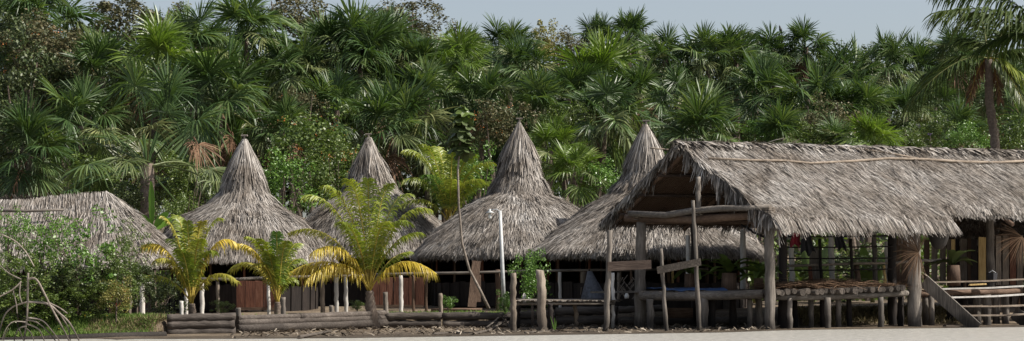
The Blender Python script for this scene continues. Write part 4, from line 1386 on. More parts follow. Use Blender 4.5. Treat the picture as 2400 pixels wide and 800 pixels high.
# fan palms: crown centre in the photo, distance, crown radius in pixels, what singles it out
PALMS = [
    (105, 18, 112, 120, 'fan palm whose crown fills the top left corner', 0),
    (20, 40, 116, 80, 'dark fan palm at the far top left edge', 0),
    (238, 150, 100, 100, 'fan palm with a glossy dark crown left of the tallest erect green one', 0),
    (366, 112, 98, 105, 'erect bright fan palm on a long bare stem in the left grove', 1),
    (455, 62, 108, 95, 'fan palm cut by the brownish tree at the top left skyline', 0),
    (575, 45, 112, 115, 'tall fan palm rising to the top edge above the first cone roof', 0),
    (512, 200, 97, 135, 'very broad fan palm crown directly above the first cone roof', 0),
    (190, 262, 96, 110, 'dark spreading fan palm above the long left hut', 0),
    (70, 330, 93, 105, 'low fan palm drooping over the left end of the long hut', 0),
    (685, 140, 104, 90, 'fan palm between the first and second cone roofs, upper row', 0),
    (775, 105, 106, 115, 'dark erect fan palm left of the second cone roof, against the sky', 0),
    (662, 285, 95, 80, 'drooping fan palm to the right of the first roof tip', 0),
    (845, 105, 105, 115, 'tall fan palm above the second cone roof with long hanging leaves', 0),
    (915, 95, 107, 95, 'fan palm right of the tall one above the second cone roof', 0),
    (790, 235, 99, 85, 'fan palm with pale hanging leaves above and left of the second roof tip', 0),
    (985, 140, 106, 80, 'fan palm below the rounded brown treetop on the skyline', 0),
    (1085, 125, 103, 85, 'bright erect fan palm above the tall sapling', 1),
    (1000, 205, 99, 95, 'fan palm left of the sapling crown, middle row', 0),
    (925, 270, 95, 115, 'broad fan palm just right of the second roof tip', 0),
    (1190, 85, 108, 75, 'fan palm on the skyline above the third cone roof', 0),
    (1222, 140, 104, 95, 'dark fan palm directly above the third roof tip', 0),
    (1135, 215, 98, 100, 'fan palm right of the sapling leaves', 0),
    (1250, 235, 97, 90, 'shaded fan palm right of the third roof tip', 0),
    (1405, 85, 112, 60, 'small fan palm left of a pair on the skyline above the fourth roof', 0),
    (1472, 72, 112, 68, 'small fan palm right of a pair on the skyline above the fourth roof', 0),
    (1410, 165, 102, 115, 'large fan palm left above the fourth roof tip', 1),
    (1330, 195, 100, 90, 'fan palm between the third and fourth roof tips, middle row', 0),
    (1500, 200, 101, 85, 'fan palm straight above the fourth roof tip', 0),
    (1560, 140, 106, 75, 'fan palm at the dip of the skyline right of the fourth roof', 0),
    (1288, 335, 88, 78, 'sunny yellow-green fan palm right of the third cone roof', 2),
    (1345, 385, 86, 75, 'sunny low fan palm left of the fourth cone roof', 2),
    (1420, 250, 94, 95, 'fan palm with yellowing drooping leaves beside the fourth roof tip', 0),
    (1590, 215, 98, 80, 'fan palm above the pavilion gable, left of the dense dome', 0),
    (1660, 105, 106, 100, 'tall fan palm forming a dome on the skyline above the pavilion gable', 0),
    (1725, 130, 107, 85, 'fan palm right of the skyline dome above the pavilion', 0),
    (1645, 285, 90, 115, 'big rounded fan palm just above the pavilion ridge at its left end', 0),
    (1810, 115, 110, 70, 'fan palm with a small black bird on its top leaf', 0),
    (1888, 95, 110, 72, 'highest fan palm on the skyline above the middle of the pavilion', 0),
    (1800, 205, 99, 100, 'fan palm below the black bird', 0),
    (1905, 225, 97, 120, 'very dense fan palm above the middle of the pavilion roof', 0),
    (1830, 300, 91, 85, 'low fan palm touching the pavilion ridge right of its dome-shaped neighbour', 0),
    (2000, 150, 106, 90, 'fan palm on the skyline just right of the highest one', 0),
    (2078, 150, 107, 80, 'fan palm at the right of the skyline with thin upright leaves', 0),
    (2150, 140, 108, 75, 'fan palm left of the tall coconut palm on the skyline', 0),
    (2010, 240, 97, 95, 'fan palm with pale hanging leaves above the right half of the roof', 0),
    (2050, 320, 88, 78, 'bright green small fan palm peeping over the pavilion ridge', 1),
    (1965, 320, 90, 70, 'short fan palm just over the ridge, left of the bright small one', 0),
    (2120, 245, 98, 90, 'fan palm crossed by the tip of the long coconut leaf', 0),
    (2240, 105, 108, 75, 'fan palm seen behind the upper coconut leaves', 0),
    (2190, 230, 101, 80, 'fan palm in the shade under the coconut crown', 0),
    (2250, 290, 95, 75, 'low fan palm left of the brown coconut trunk', 0),
    (2370, 200, 102, 90, 'fan palm at the right edge behind the coconut trunk', 0),
    (2400, 300, 94, 80, 'low fan palm at the right edge just above the roof', 0),
]
KEY = ('fan_green', 'fan_green', 'fan_bright')
TOPS = {366: 60, 455: 22, 575: -25, 775: 36, 845: 34, 915: 38, 985: 85, 1085: 78, 1190: 46, 1222: 78, 1405: 38, 1472: 31, 1560: 75, 1660: 56, 1725: 66, 1810: 72, 1888: 48, 2000: 104, 2078: 90, 2150: 104, 2240: 70}
for i, (x, y, D, r, lab, k) in enumerate(PALMS):
    if x in TOPS:
        y = TOPS[x] + 0.62 * r
    fan_palm(x, y, D, r * (1.16 if x < 950 else 1.06), lab, 900 + i, 'fan_bright' if k else 'fan_green', 'fan palms in the grove behind the huts', n=(3, 6, 6, 5, 2) if k != 2 else (3, 5, 5, 3, 0), lean=random.Random(i).uniform(-0.8, 0.8))
# the big low palm on the left with leaves on long stalks
fan_palm(345, 345, 84, 150, 'biggest fan palm with wide fans on long stalks behind the long left hut', 777, 'fan_green', 'fan palms in the grove behind the huts', n=(3, 6, 7, 4, 1), trunk_r=0.3, fans=FAN_LONG, sc=1.08)
dead = at(468, 372, 83)
dl = bpy.data.objects.new('dead_palm_leaf', fan_leaf(991, R(-30), 0.8, 0.5, 1.25))
col.objects.link(dl)
dl.location = dead + Vector((-0.3, 0.3, 0.9))
dl.rotation_euler = (0.1, 0, R(-60))
dl.scale = (0.95,) * 3
set_mat(dl, 'fan_dead')
tag(dl, 'withered brown fan leaf hanging left of the first cone roof', 'palm leaf')
# further crowns that fill the grove behind the ones above
rng = random.Random(4242)
SKY = [(-100, 40), (0, 40), (220, 60), (250, 60), (420, 60), (640, 80), (760, 70), (960, 70), (1060, 90), (1200, 95), (1330, 110), (1400, 85), (1540, 90), (1600, 100), (1800, 110), (1950, 140), (2100, 130), (2400, 110), (2600, 100)]
placed = [(p[0], p[1]) for p in PALMS]
MARK = [(110, 'the long left hut'), (345, 'the biggest low fan palm'), (564, 'the first cone roof'), (869, 'the second cone roof'), (1085, 'the tall sapling'), (1213, 'the third cone roof'), (1510, 'the fourth cone roof'), (1640, 'the pavilion gable'), (1960, 'the middle of the pavilion ridge'), (2316, 'the tall coconut trunk')]
seen_labels = {}
cnt = 0
for gx in range(-20, 2450, 100):
    for gy in (170, 250, 330, 400):
        x, y = gx + rng.uniform(-45, 45) + (59 if gy in (250, 400) else 0), gy + rng.uniform(-28, 28)
        if y < lerp_tab(x, SKY) + 55 or (y > 352 and x > 1560):
            continue
        if min((x - a) ** 2 + (y - b) ** 2 for a, b in placed) < 46 ** 2:
            continue
        D = lerp_tab(y, [(120, 116), (420, 97)]) + rng.uniform(3, 8)
        placed.append((x, y))
        mx_, nm = min(MARK, key=lambda m: abs(m[0] - x))
        side = 'straight above' if abs(x - mx_) < 28 else ('above left of' if x < mx_ else 'above right of')
        row = {170: 'highest', 250: 'upper-middle', 330: 'lower-middle', 400: 'lowest'}[gy]
        lab = f'half-hidden fan palm, {row} row, {side} {nm}'
        seen_labels[lab] = seen_labels.get(lab, 0) + 1
        if seen_labels[lab] > 1:
            lab = lab.replace('half-hidden fan palm', 'farther half-hidden fan palm' if seen_labels[lab] == 2 else 'rearmost half-hidden fan palm')
        fan_palm(x, y, D, rng.uniform(82, 110), lab, 2000 + cnt, 'fan_green' if rng.random() < 0.8 else 'fan_olive', 'half-hidden fan palms deep in the grove', n=(2, 4, 4, 4, 2))
        cnt += 1


# ------------------------------------------------------------------ leafy crowns
def leaf_cloud(name, n, clumps, leaf, seed, shape=(1, 1, 1), shell=0.55, clump_r=0.32, mat='leaf_green', long=1.8, up=0.6):
    rs = np.random.RandomState(seed)
    c = rs.normal(0, 0.52, (clumps, 3))
    ln = np.linalg.norm(c, axis=1, keepdims=True)
    c *= np.where(ln > 1.15, 1.15 / ln, 1)
    if shell > 0.9:
        c /= np.linalg.norm(c, axis=1, keepdims=True)
        c *= rs.uniform(0.7, 1.0, (clumps, 1))
    cr_ = clump_r * rs.uniform(0.6, 1.4, clumps)
    idx = rs.randint(0, clumps, n)
    d = rs.normal(0, 1, (n, 3))
    d /= np.linalg.norm(d, axis=1, keepdims=True)
    d *= rs.uniform(0.25, 1.0, (n, 1)) ** 0.5
    P = (c[idx] + d * cr_[idx].reshape(-1, 1)) * np.array([shape])
    N = rs.normal(0, 1, (n, 3)) + np.array([[0, 0, up]]) + d * 0.8
    N /= np.linalg.norm(N, axis=1, keepdims=True)
    A = np.cross(N, rs.normal(0, 1, (n, 3)))
    A /= np.linalg.norm(A, axis=1, keepdims=True)
    B = np.cross(N, A)
    s = (leaf * rs.uniform(0.6, 1.35, (n, 1)))
    fold = N * s * 0.12
    V = np.stack([P - A * s * long / 2, P + B * s * 0.5 + fold, P + A * s * long / 2, P - B * s * 0.5 + fold], 1).reshape(-1, 3)
    Q = np.arange(4 * n).reshape(-1, 4)
    me = np_mesh(name, V, Q)
    me.materials.append(MATS[mat])
    return me


CR = [leaf_cloud('crown', 5200, 46, 0.050, 200 + i, mat='leaf_dark', clump_r=0.27) for i in range(3)]
SH = [leaf_cloud('foliage', 3200, 34, 0.055, 220 + i, mat='leaf_green', clump_r=0.30) for i in range(3)]
OR = [leaf_cloud('flowers', 150, 14, 0.030, 240 + i, mat='flower_orange', clump_r=0.14, long=1.1, shell=0.95) for i in range(2)]


def trunk_mesh(root, h, spread, r, seed, mat='bark', limbs=5):
    rng = random.Random(seed)
    mb = MB()
    mb.tube([(0, 0, -0.2), (rng.uniform(-0.1, 0.1) * h * 0.3, 0, h * 0.35), (rng.uniform(-0.1, 0.1) * h * 0.3, 0, h * 0.75)], [r, r * 0.8, r * 0.5], 7, 0.05, seed)
    for i in range(limbs):
        th = rng.uniform(0, 6.28)
        z = h * rng.uniform(0.35, 0.65)
        e = Vector((math.cos(th) * spread * 0.7, math.sin(th) * spread * 0.7, h * rng.uniform(0.75, 1.05)))
        s = Vector((0, 0, z))
        mb.tube([s, s.lerp(e, 0.5) + Vector((0, 0, -0.06 * h)), e], [r * 0.45, r * 0.3, r * 0.1], 5, 0.05, seed + i)
    me = bpy.data.meshes.new('trunk')
    me.from_pydata([tuple(v) for v in mb.v], [], mb.f)
    return me


def leafy(name, cat, px, py, D, rx, ry, label, seed, mesh, mat=None, group=None, flowers=None, part='crown', stem='trunk', depth=None, nflow=1):
    c = at(px, py, D)
    gz = ground_z(c.x, D)
    root = thing(name, label, cat, (c.x, D, gz), group)
    k = 1 / ppm(D)
    o = bpy.data.objects.new(part, mesh)
    col.objects.link(o)
    o.parent = root
    o.location = (0, 0, c.z - gz)
    o.scale = (rx * k, (depth or rx * k), ry * k)
    o.rotation_euler = (0, 0, random.Random(seed).uniform(0, 6.28) if depth is None else 0)
    if mat:
        set_mat(o, mat)
    h = max(0.3, c.z - gz)
    tm = link(stem, trunk_mesh(root, h + ry * k * 0.4, rx * k, max(0.03, 0.02 * (h + ry * k)), seed), 'bark', root)
    if flowers:
        f = bpy.data.objects.new('flowers', OR[seed % 2])
        col.objects.link(f)
        f.parent = root
        f.location = o.location
        f.scale = [s * 1.03 for s in o.scale]
        f.rotation_euler = (0, 0, seed * 1.7)
        set_mat(f, flowers)
        tag(f, kind='stuff')
    return root


TREES = [  # px, py, D, rx, ry, material, label
    (330, 40, 124, 95, 60, 'leaf_brown', 'brownish broadleaf tree on the skyline left of the tallest fan palm'),
    (690, 45, 126, 85, 65, 'leaf_brown', 'sparse grey-brown tree on the skyline above the gap between first and second huts'),
    (960, 62, 122, 95, 55, 'leaf_brown', 'round brown-green treetop highest on the skyline above the second hut'),
    (1065, 105, 126, 60, 45, 'leaf_brown', 'low brownish treetop right of the round one on the skyline'),
    (1275, 110, 120, 45, 55, 'leaf_yellow', 'yellow-green treetop on the skyline above the third and fourth roofs'),
    (1330, 125, 121, 50, 45, 'leaf_brown', 'small orange-tinged treetop right of the yellow-green one'),
    (1505, 105, 118, 55, 40, 'leaf_green', 'bushy green treetop behind the pair of small skyline palms'),
    (1755, 125, 118, 50, 45, 'leaf_brown', 'brownish treetop between skyline palms above the pavilion'),
    (100, 130, 104, 105, 75, 'leaf_brown', 'rusty-leaved tree below the top left palm'),
    (45, 200, 100, 100, 115, 'leaf_dark', 'dark vine-covered tree at the left edge'),
    (40, 95, 106, 70, 60, 'leaf_dark', 'dark tree behind the far top left palm'),
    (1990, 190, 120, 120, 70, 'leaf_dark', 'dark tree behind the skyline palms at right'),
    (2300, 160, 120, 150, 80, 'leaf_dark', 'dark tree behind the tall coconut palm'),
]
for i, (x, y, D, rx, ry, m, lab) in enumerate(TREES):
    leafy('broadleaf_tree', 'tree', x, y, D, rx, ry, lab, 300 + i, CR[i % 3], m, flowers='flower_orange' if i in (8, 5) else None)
SHRUBS = [
    (735, 330, 92, 95, 75, 'leaf_green', 'flower_orange', 'orange-flecked green shrub between the first and second cone roofs'),
    (655, 430, 88, 75, 70, 'leaf_bright', None, 'bright green shrub tucked right of the first cone roof'),
    (790, 395, 90, 60, 60, 'leaf_green', 'flower_orange', 'shrub with orange flowers just left of the second cone roof'),
    (745, 430, 89, 50, 60, 'leaf_green', None, 'leafy shrub filling the gap left of the second roof'),
    (705, 255, 97, 55, 45, 'leaf_brown', 'flower_orange', 'upper rusty shrub between the first two roofs'),
    (1165, 290, 94, 70, 55, 'leaf_brown', 'flower_orange', 'orange-flowered shrub left of the third roof tip'),
    (1110, 400, 90, 55, 60, 'leaf_bright', None, 'bright green shrub below the sapling crown'),
    (430, 430, 88, 70, 65, 'leaf_green', None, 'dark green shrub left of the first cone roof'),
    (235, 415, 90, 90, 50, 'leaf_green', None, 'green shrub behind the ridge of the long hut'),
    (300, 470, 84, 60, 50, 'leaf_dark', None, 'shaded shrub behind the hipped end of the long hut'),
    (410, 510, 80, 45, 50, 'leaf_green', None, 'low shrub between the long hut and the first cone hut'),
    (150, 200, 102, 75, 80, 'leaf_brown', 'flower_orange', 'rusty shrub with an orange flower in the upper left'),
    (30, 330, 94, 75, 100, 'leaf_dark', None, 'dark shrub above the left end of the long hut'),
    (1420, 440, 86, 60, 60, 'leaf_bright', None, 'sunlit yellow-green shrub left of the fourth cone roof'),
    (1350, 300, 96, 60, 60, 'leaf_green', None, 'green shrub in the dark gap between third and fourth roofs'),
    (1940, 290, 94, 70, 60, 'leaf_brown', None, 'dry brownish shrub over the middle of the pavilion ridge'),
    (2190, 310, 92, 50, 40, 'leaf_green', 'flower_violet', 'shrub with violet flowers above the pavilion ridge'),
    (2380, 320, 90, 60, 55, 'leaf_green', None, 'green shrub right of the brown coconut trunk'),
    (2270, 325, 90, 50, 40, 'leaf_bright', None, 'light green shrub at the foot of the brown coconut trunk'),
    (1790, 320, 92, 60, 40, 'leaf_bright', None, 'light green low shrub along the pavilion ridge'),
    (1900, 330, 91, 60, 40, 'leaf_green', None, 'green low shrub along the pavilion ridge'),
    (2110, 330, 91, 55, 36, 'leaf_green', None, 'green low shrub left of the violet-flowered one'),
]
for i, (x, y, D, rx, ry, m, fl, lab) in enumerate(SHRUBS):
    leafy('shrub', 'shrub', x, y, D, rx, ry, lab, 340 + i, SH[i % 3], m, 'shrubs behind the huts', fl, 'foliage', 'stem')

# undergrowth and far wood: masses nobody could count
def leaf_mass(name, pts, leaf, seed, mat, label):
    rs = np.random.RandomState(seed)
    P = np.array(pts)
    n = len(P)
    N = rs.normal(0, 1, (n, 3)) + np.array([[0, -0.3, 0.6]])
    N /= np.linalg.norm(N, axis=1, keepdims=True)
    A = np.cross(N, rs.normal(0, 1, (n, 3)))
    A /= np.linalg.norm(A, axis=1, keepdims=True)
    B = np.cross(N, A)
    s = leaf * rs.uniform(0.6, 1.4, (n, 1))
    V = np.stack([P - A * s, P + B * s * 0.5 + N * s * 0.1, P + A * s, P - B * s * 0.5 + N * s * 0.1], 1).reshape(-1, 3)
    o = link(name, np_mesh(name, V, np.arange(4 * n).reshape(-1, 4)), mat)
    return tag(o, label, 'undergrowth', kind='stuff')


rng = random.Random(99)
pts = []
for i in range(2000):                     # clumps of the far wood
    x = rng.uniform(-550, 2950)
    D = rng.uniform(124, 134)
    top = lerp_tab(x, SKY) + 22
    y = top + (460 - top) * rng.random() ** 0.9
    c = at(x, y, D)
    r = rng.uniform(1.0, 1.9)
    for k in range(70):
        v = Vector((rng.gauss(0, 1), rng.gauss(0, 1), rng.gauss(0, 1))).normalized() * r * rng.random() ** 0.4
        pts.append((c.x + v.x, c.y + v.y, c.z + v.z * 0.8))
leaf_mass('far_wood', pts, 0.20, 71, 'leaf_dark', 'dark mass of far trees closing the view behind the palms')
pts = []
for i in range(560):
    D = rng.uniform(86, 104)
    x = rng.uniform(-500, 2900)
    c = at(x, 600, D)
    gz = ground_z(c.x, D)
    hh = rng.uniform(0.3, 2.6)
    r = rng.uniform(0.5, 1.1)
    for k in range(55):
        v = Vector((rng.gauss(0, 1), rng.gauss(0, 1), rng.gauss(0, 1))).normalized() * r * rng.random() ** 0.4
        pts.append((c.x + v.x, c.y + v.y, max(gz, gz + hh + v.z)))
leaf_mass('undergrowth', pts, 0.13, 72, 'leaf_green', 'dense green undergrowth between the palm trunks')

# ------------------------------------------------------------------ front left: bush, mangrove, grass bank
BUSH = [leaf_cloud('foliage', 6000, 95, 0.043, 260 + i, mat='leaf_green', clump_r=0.165, shell=0.35, up=0.9) for i in range(3)]
BUSH_THIN = [leaf_cloud('foliage', 1900, 60, 0.050, 270 + i, mat='leaf_green', clump_r=0.17, shell=0.35, up=0.9) for i in range(2)]
for i, (x, y, D, rx, ry, m, lab) in enumerate([
    (185, 585, 62.2, 95, 95, 'leaf_bright', 'tall leafy bush with upright shoots before the long hut, middle of the bank'),
    (55, 645, 61.0, 85, 75, 'leaf_green', 'leafy bush at the left edge behind the mangrove roots'),
    (150, 670, 61.8, 100, 55, 'leaf_dark', 'dark inner bush behind the mangrove roots'),
    (270, 645, 62.6, 60, 60, 'leaf_green', 'bush with feathery leaves at the right of the big thicket'),
    (20, 540, 62.4, 60, 55, 'leaf_bright', 'light green bush top at the left edge before the thatch'),
    (300, 570, 63.6, 45, 50, 'leaf_green', 'thin shoots of bush beneath the hipped thatch end'),
    (95, 570, 62.6, 75, 65, 'leaf_bright', 'bright leafy bush left of the tallest shoots'),
    (230, 690, 61.9, 75, 45, 'leaf_green', 'low leafy bush on the bank left of the reddish bush'),
    (40, 715, 60.8, 80, 45, 'leaf_green', 'low bush at the foot of the thicket behind the prop roots'),
    (130, 715, 61.2, 80, 40, 'leaf_green', 'low bush in the middle of the grassy bank'),
    (320, 650, 64.0, 45, 55, 'leaf_dark', 'dark bush behind the leftmost white post'),
]):
    leafy('bush', 'bush', x, y, D, rx, ry, lab, 380 + i, BUSH_THIN[i % 2] if i in (0, 4, 5, 6) else BUSH[i % 3], m, 'thicket on the left bank', None, 'foliage', 'stem')
leafy('bush', 'bush', 272, 690, 61.4, 38, 38, 'reddish-yellow small bush with red flowers beside the white post', 391, SH[0], 'leaf_yellow', None, 'flower_red', 'foliage', 'stem')
leafy('bush', 'bush', 385, 695, 66.0, 48, 42, 'dark round bush under the left low leaf of the first coconut', 392, SH[1], 'leaf_dark', None, None, 'foliage', 'stem')
leafy('bush', 'bush', 1248, 650, 69.0, 46, 62, 'upright leafy green bush between the two thick jetty posts', 393, SH[2], 'leaf_bright', None, None, 'foliage', 'stem')
leafy('bush', 'bush', 1183, 706, 69.8, 20, 24, 'little light green plant at the foot of the thick jetty post', 394, SH[0], 'leaf_bright', None, None, 'foliage', 'stem')
leafy('bush', 'bush', 520, 718, 66.2, 26, 14, 'small weed on the terrace below the plank panel', 395, SH[1], 'leaf_green', None, None, 'foliage', 'stem')
leafy('bush', 'bush', 838, 716, 69.5, 18, 12, 'small weed left of the largest coconut trunk', 396, SH[2], 'leaf_green', None, None, 'foliage', 'stem')
leafy('bush', 'bush', 1050, 708, 71.0, 18, 14, 'small weed behind the right-hand stake', 397, SH[0], 'leaf_bright', None, None, 'foliage', 'stem')

mg = thing('mangrove', 'pale arching mangrove prop roots at the left water edge', 'mangrove', at(60, 796, 56.0))
ROOTS = [[(66, 640), (65, 690), (63, 745), (56, 800)], [(64, 655), (85, 655), (105, 690), (120, 720), (150, 775), (168, 812)], [(64, 708), (30, 720), (8, 745), (-5, 800)], [(64, 708), (110, 712), (140, 735), (165, 760), (192, 812)], [(60, 755), (30, 755), (12, 775), (2, 810)],
         [(60, 750), (85, 755), (110, 775), (140, 812)], [(62, 765), (45, 770), (35, 790), (32, 815)], [(62, 770), (72, 780), (80, 800), (84, 815)], [(50, 660), (28, 680), (-10, 700)], [(50, 655), (20, 640), (-8, 615)], [(30, 678), (38, 712), (40, 735)], [(4, 550), (35, 565), (60, 590), (80, 625)], [(115, 710), (140, 722), (158, 735)],
         [(140, 736), (160, 770), (166, 812)], [(66, 745), (100, 752), (125, 780), (148, 812)], [(20, 770), (10, 790), (8, 815)], [(45, 772), (52, 790), (62, 815)], [(64, 760), (88, 770), (100, 790), (110, 815)], [(48, 660), (46, 690), (52, 712)]]
for i, rp in enumerate(ROOTS):
    rg = random.Random(i)
    d0 = rg.uniform(-0.3, 0.3)
    # smooth the polyline
    ctl = [at(x, y, 56.2 + d0 * k / len(rp)) for k, (x, y) in enumerate(rp)]
    pts = []
    for k in range(len(ctl) - 1):
        a, b = ctl[k], ctl[k + 1]
        pa = ctl[k - 1] if k > 0 else a
        pb = ctl[k + 2] if k + 2 < len(ctl) else b
        for q in range(5):
            t = q / 5
            pts.append(0.5 * ((2 * a) + (b - pa) * t + (2 * pa - 5 * a + 4 * b - pb) * t * t + (3 * a - pa - 3 * b + pb) * t ** 3))
    pts.append(ctl[-1])
    r = 0.028 if i in (0, 1, 3) else rg.uniform(0.013, 0.021)
    MB().tube(pts, [r * (1.1 - 0.35 * k / len(pts)) for k in range(len(pts))], 7, 0.08, i).build('root', 'root', mg, True)

# grass on the left bank and weeds on the terraces
def grass_patch(name, spots, n, hgt, seed, mat, label):
    rs = np.random.RandomState(seed)
    P = []
    for (x0, x1, d0, d1, w) in spots:
        for _ in range(int(n * w)):
            X, D = rs.uniform(x0, x1), None
            o = rs.uniform(d0, d1)
            D = lerp_tab(X, WALL) + o
            P.append((X, D, ground_z(X, D) - 0.02))
    P = np.array(P)
    m = len(P)
    T = np.array([[0, 0, 1.0]]) + rs.normal(0, 0.45, (m, 3))
    T[:, 2] = np.abs(T[:, 2])
    T /= np.linalg.norm(T, axis=1, keepdims=True)
    N = np.cross(T, rs.normal(0, 1, (m, 3)))
    N /= np.linalg.norm(N, axis=1, keepdims=True)
    V, Q = blades(P, T, N, rs.uniform(0.5, 1.4, m) * hgt, rs.uniform(0.012, 0.03, m), np.zeros(m), rs.uniform(0, 0.35, m), seed, 1.0, 0.1, 0.2)
    return tag(link(name, np_mesh(name, V, Q), mat), label, 'grass', kind='stuff')


grass_patch('bank_grass', [(-16.5, -10.75, -0.3, 3.5, 1.0)], 34000, 0.20, 81, 'grass', 'short green grass covering the left bank')
grass_patch('bank_dry_grass', [(-12.6, -10.65, 0.0, 1.2, 0.35), (9.4, 15.0, 0.6, 7.0, 1.0)], 9000, 0.22, 82, 'dry_grass', 'dry matted grass on the bank below the deck')
grass_patch('terrace_weeds', [(-4.6, -1.0, 0.5, 2.2, 1.0), (-0.8, 0.9, 0.5, 1.5, 0.3), (-10.2, -6.0, 0.5, 2.0, 0.25)], 2600, 0.15, 83, 'grass', 'green weeds growing on the terrace above the log wall')
rs = np.random.RandomState(3)
fl = []
for k in range(34):
    X = rs.uniform(-16, -11.6)
    D = lerp_tab(X, WALL) + rs.uniform(0.3, 2.2)
    fl.append((X, D, ground_z(X, D) + rs.uniform(0.12, 0.24)))
leaf_mass('flower_patch', fl, 0.035, 84, 'flower_yellow', 'scattered tiny yellow flowers in the bank grass')

# mud debris
def debris(name, n, seed, size, label):
    rs = np.random.RandomState(seed)
    parts = []
    P, T, L, W = [], [], [], []
    for _ in range(n):
        X = rs.uniform(-8.3, 8.3)
        w = lerp_tab(X, WALL)
        D = w - 0.25 - rs.uniform(0, 1) ** 1.4 * lerp_tab(X, MUDW) * 0.92
        P.append((X, D, ground_z(X, D) + 0.015))
        a = rs.normal(0, 0.6) + (math.pi if rs.uniform() < 0.5 else 0)
        T.append((math.cos(a), math.sin(a), rs.uniform(-0.05, 0.3)))
    P, T = np.array(P), np.array(T)
    T /= np.linalg.norm(T, axis=1, keepdims=True)
    N = np.tile([[0, -0.2, 1.0]], (n, 1)) + rs.normal(0, 0.35, (n, 3))
    V, Q = blades(P, T, N, rs.uniform(0.08, 0.5, n) * size, rs.uniform(0.03, 0.12, n) * size, rs.uniform(0, 0.08, n), np.zeros(n), seed, 0.9, 0.5, 0.3)
    return tag(link(name, np_mesh(name, V, Q), 'debris'), label, 'litter', kind='stuff')


debris('leaf_litter', 1900, 91, 0.42, 'dead leaves and palm scraps littering the mud below the log wall')
for i, (pts_, r, lab) in enumerate([([(1015, 782), (1050, 778), (1090, 779)], 0.035, 'short pale stick on the mud left of the driftwood branch'), ([(1066, 779), (1110, 781), (1145, 775), (1185, 766)], 0.045, 'curved driftwood branch on the mud below the log wall'), ([(700, 790), (740, 783), (775, 777)], 0.05, 'pale palm sheath lying on the mud below the sloping log'), ([(1140, 770), (1175, 766), (1200, 772)], 0.04, 'bent stick on the mud left of the thick jetty post'), ([(1230, 778), (1300, 774), (1370, 776)], 0.03, 'long thin stick on the mud under the jetty')]):
    w = [onz(x, y, 0.06) for x, y in pts_]
    for p in w:
        p.z = max(0.02, ground_z(p.x, p.y)) + r * 0.7
    c = w[1].copy()
    tag(MB().tube(w, [r, r * 0.9, r * 0.8, r * 0.5][:len(w)], 7, 0.12, i).build('driftwood', 'root', None, True, loc=c), lab, 'stick')

# ------------------------------------------------------------------ sapling with broad leaves on a thin bent stem
sp = thing('sapling', 'tall thin leaning sapling with broad lobed leaves at its top', 'sapling', at(1145, 722, 71.0))
stem = [(1146, 724), (1125, 680), (1100, 632), (1083, 570), (1075, 480), (1073, 400), (1078, 340), (1086, 290), (1084, 248)]
MB().tube([at(x, y, 71.0) for x, y in stem], [0.055, 0.05, 0.047, 0.042, 0.038, 0.034, 0.03, 0.024, 0.012], 8, 0.06, 2).build('stem', 'root', sp, True)


def lobed_leaf(size, seed):
    rng = random.Random(seed)
    n = 22
    V = [(0, 0, 0)]
    for i in range(n):
        a = 2 * math.pi * i / n
        r = size * (0.62 + 0.38 * abs(math.cos(a * 2.5))) * rng.uniform(0.92, 1.05)
        V.append((r * math.cos(a) + size * 0.7, r * math.sin(a), -0.28 * r * r / size * (1.0 + 0.4 * math.cos(a)) + rng.uniform(-0.02, 0.02)))
    V[0] = (size * 0.7, 0, 0)
    f = [(0, 1 + i, 1 + (i + 1) % n) for i in range(n)]
    b = len(V)
    V += [(0, -0.012, 0.03), (0, 0.012, 0.03), (size * 0.7, 0.012, 0.0), (size * 0.7, -0.012, 0.0)]
    f.append((b, b + 1, b + 2, b + 3))
    me = bpy.data.meshes.new('broad_leaf')
    me.from_pydata(V, [], f)
    me.materials.append(MATS['leaf_green'])
    return me


LB = [lobed_leaf(0.31, i) for i in range(3)]
rng = random.Random(12)
for i in range(34):
    y = 246 + i * 3.2
    p = at(1082 + 4 * math.sin(i), y, 71.0) - sp.location
    o = bpy.data.objects.new('leaf', LB[i % 3])
    col.objects.link(o)
    o.parent = sp
    o.location = p
    o.rotation_euler = (rng.uniform(-0.3, 0.3), 0.35 + rng.uniform(-0.3, 0.5), i * 2.4)
    s = 0.7 + 0.4 * min(1, i / 6) + rng.uniform(-0.1, 0.15)
    o.scale = (s, s, s)
    set_mat(o, 'leaf_green' if i < 8 else 'leaf_dark')


# banana plants
def banana(px, py, D, label, leaves, seed):
    b = at(px, py, D)
    gz = ground_z(b.x, D)
    root = thing('banana_plant', label, 'banana plant', (b.x, D, gz))
    c = at(px, py, D)
    MB().tube([(b.x, D, gz - 0.1), (b.x, D, (gz + c.z) / 2), tuple(c)], [0.10, 0.085, 0.05], 9, 0.03, seed).build('stem', 'stem_green', root, True)
    rng = random.Random(seed)
    for i, (x, y, w, bow) in enumerate(leaves):
        p1 = at(x, y, D + rng.uniform(-0.5, 0.5))
        L = (p1 - c).length
        ctrl = (c + p1) / 2 + Vector((0, 0, bow * L))
        V, f = [], []
        n = 14
        for k in range(n + 1):
            t = k / n
            q = c * (1 - t) ** 2 + ctrl * 2 * t * (1 - t) + p1 * t * t
            d = ((ctrl - c) * (1 - t) + (p1 - ctrl) * t).normalized()
            s = d.cross(Vector((0.2, 1, 0.3))).normalized()
            nn = s.cross(d).normalized()
            ww = w * math.sin(math.pi * min(1, max(0.04, (t - 0.12) / 0.88 * 0.93 + 0.04))) ** 0.6 * 0.5 if t > 0.12 else 0.015
            j = 1 + rng.uniform(-0.12, 0.06)
            V += [q - s * ww * j + nn * ww * 0.25, q, q + s * ww * j + nn * ww * 0.25]
            if k:
                a0 = (k - 1) * 3
                f += [(a0, a0 + 1, a0 + 4, a0 + 3), (a0 + 1, a0 + 2, a0 + 5, a0 + 4)]
        mb = MB()
        mb.add(V, f)
        mb.build('leaf', 'banana_green' if px < 1000 else 'leaf_green', root, True)


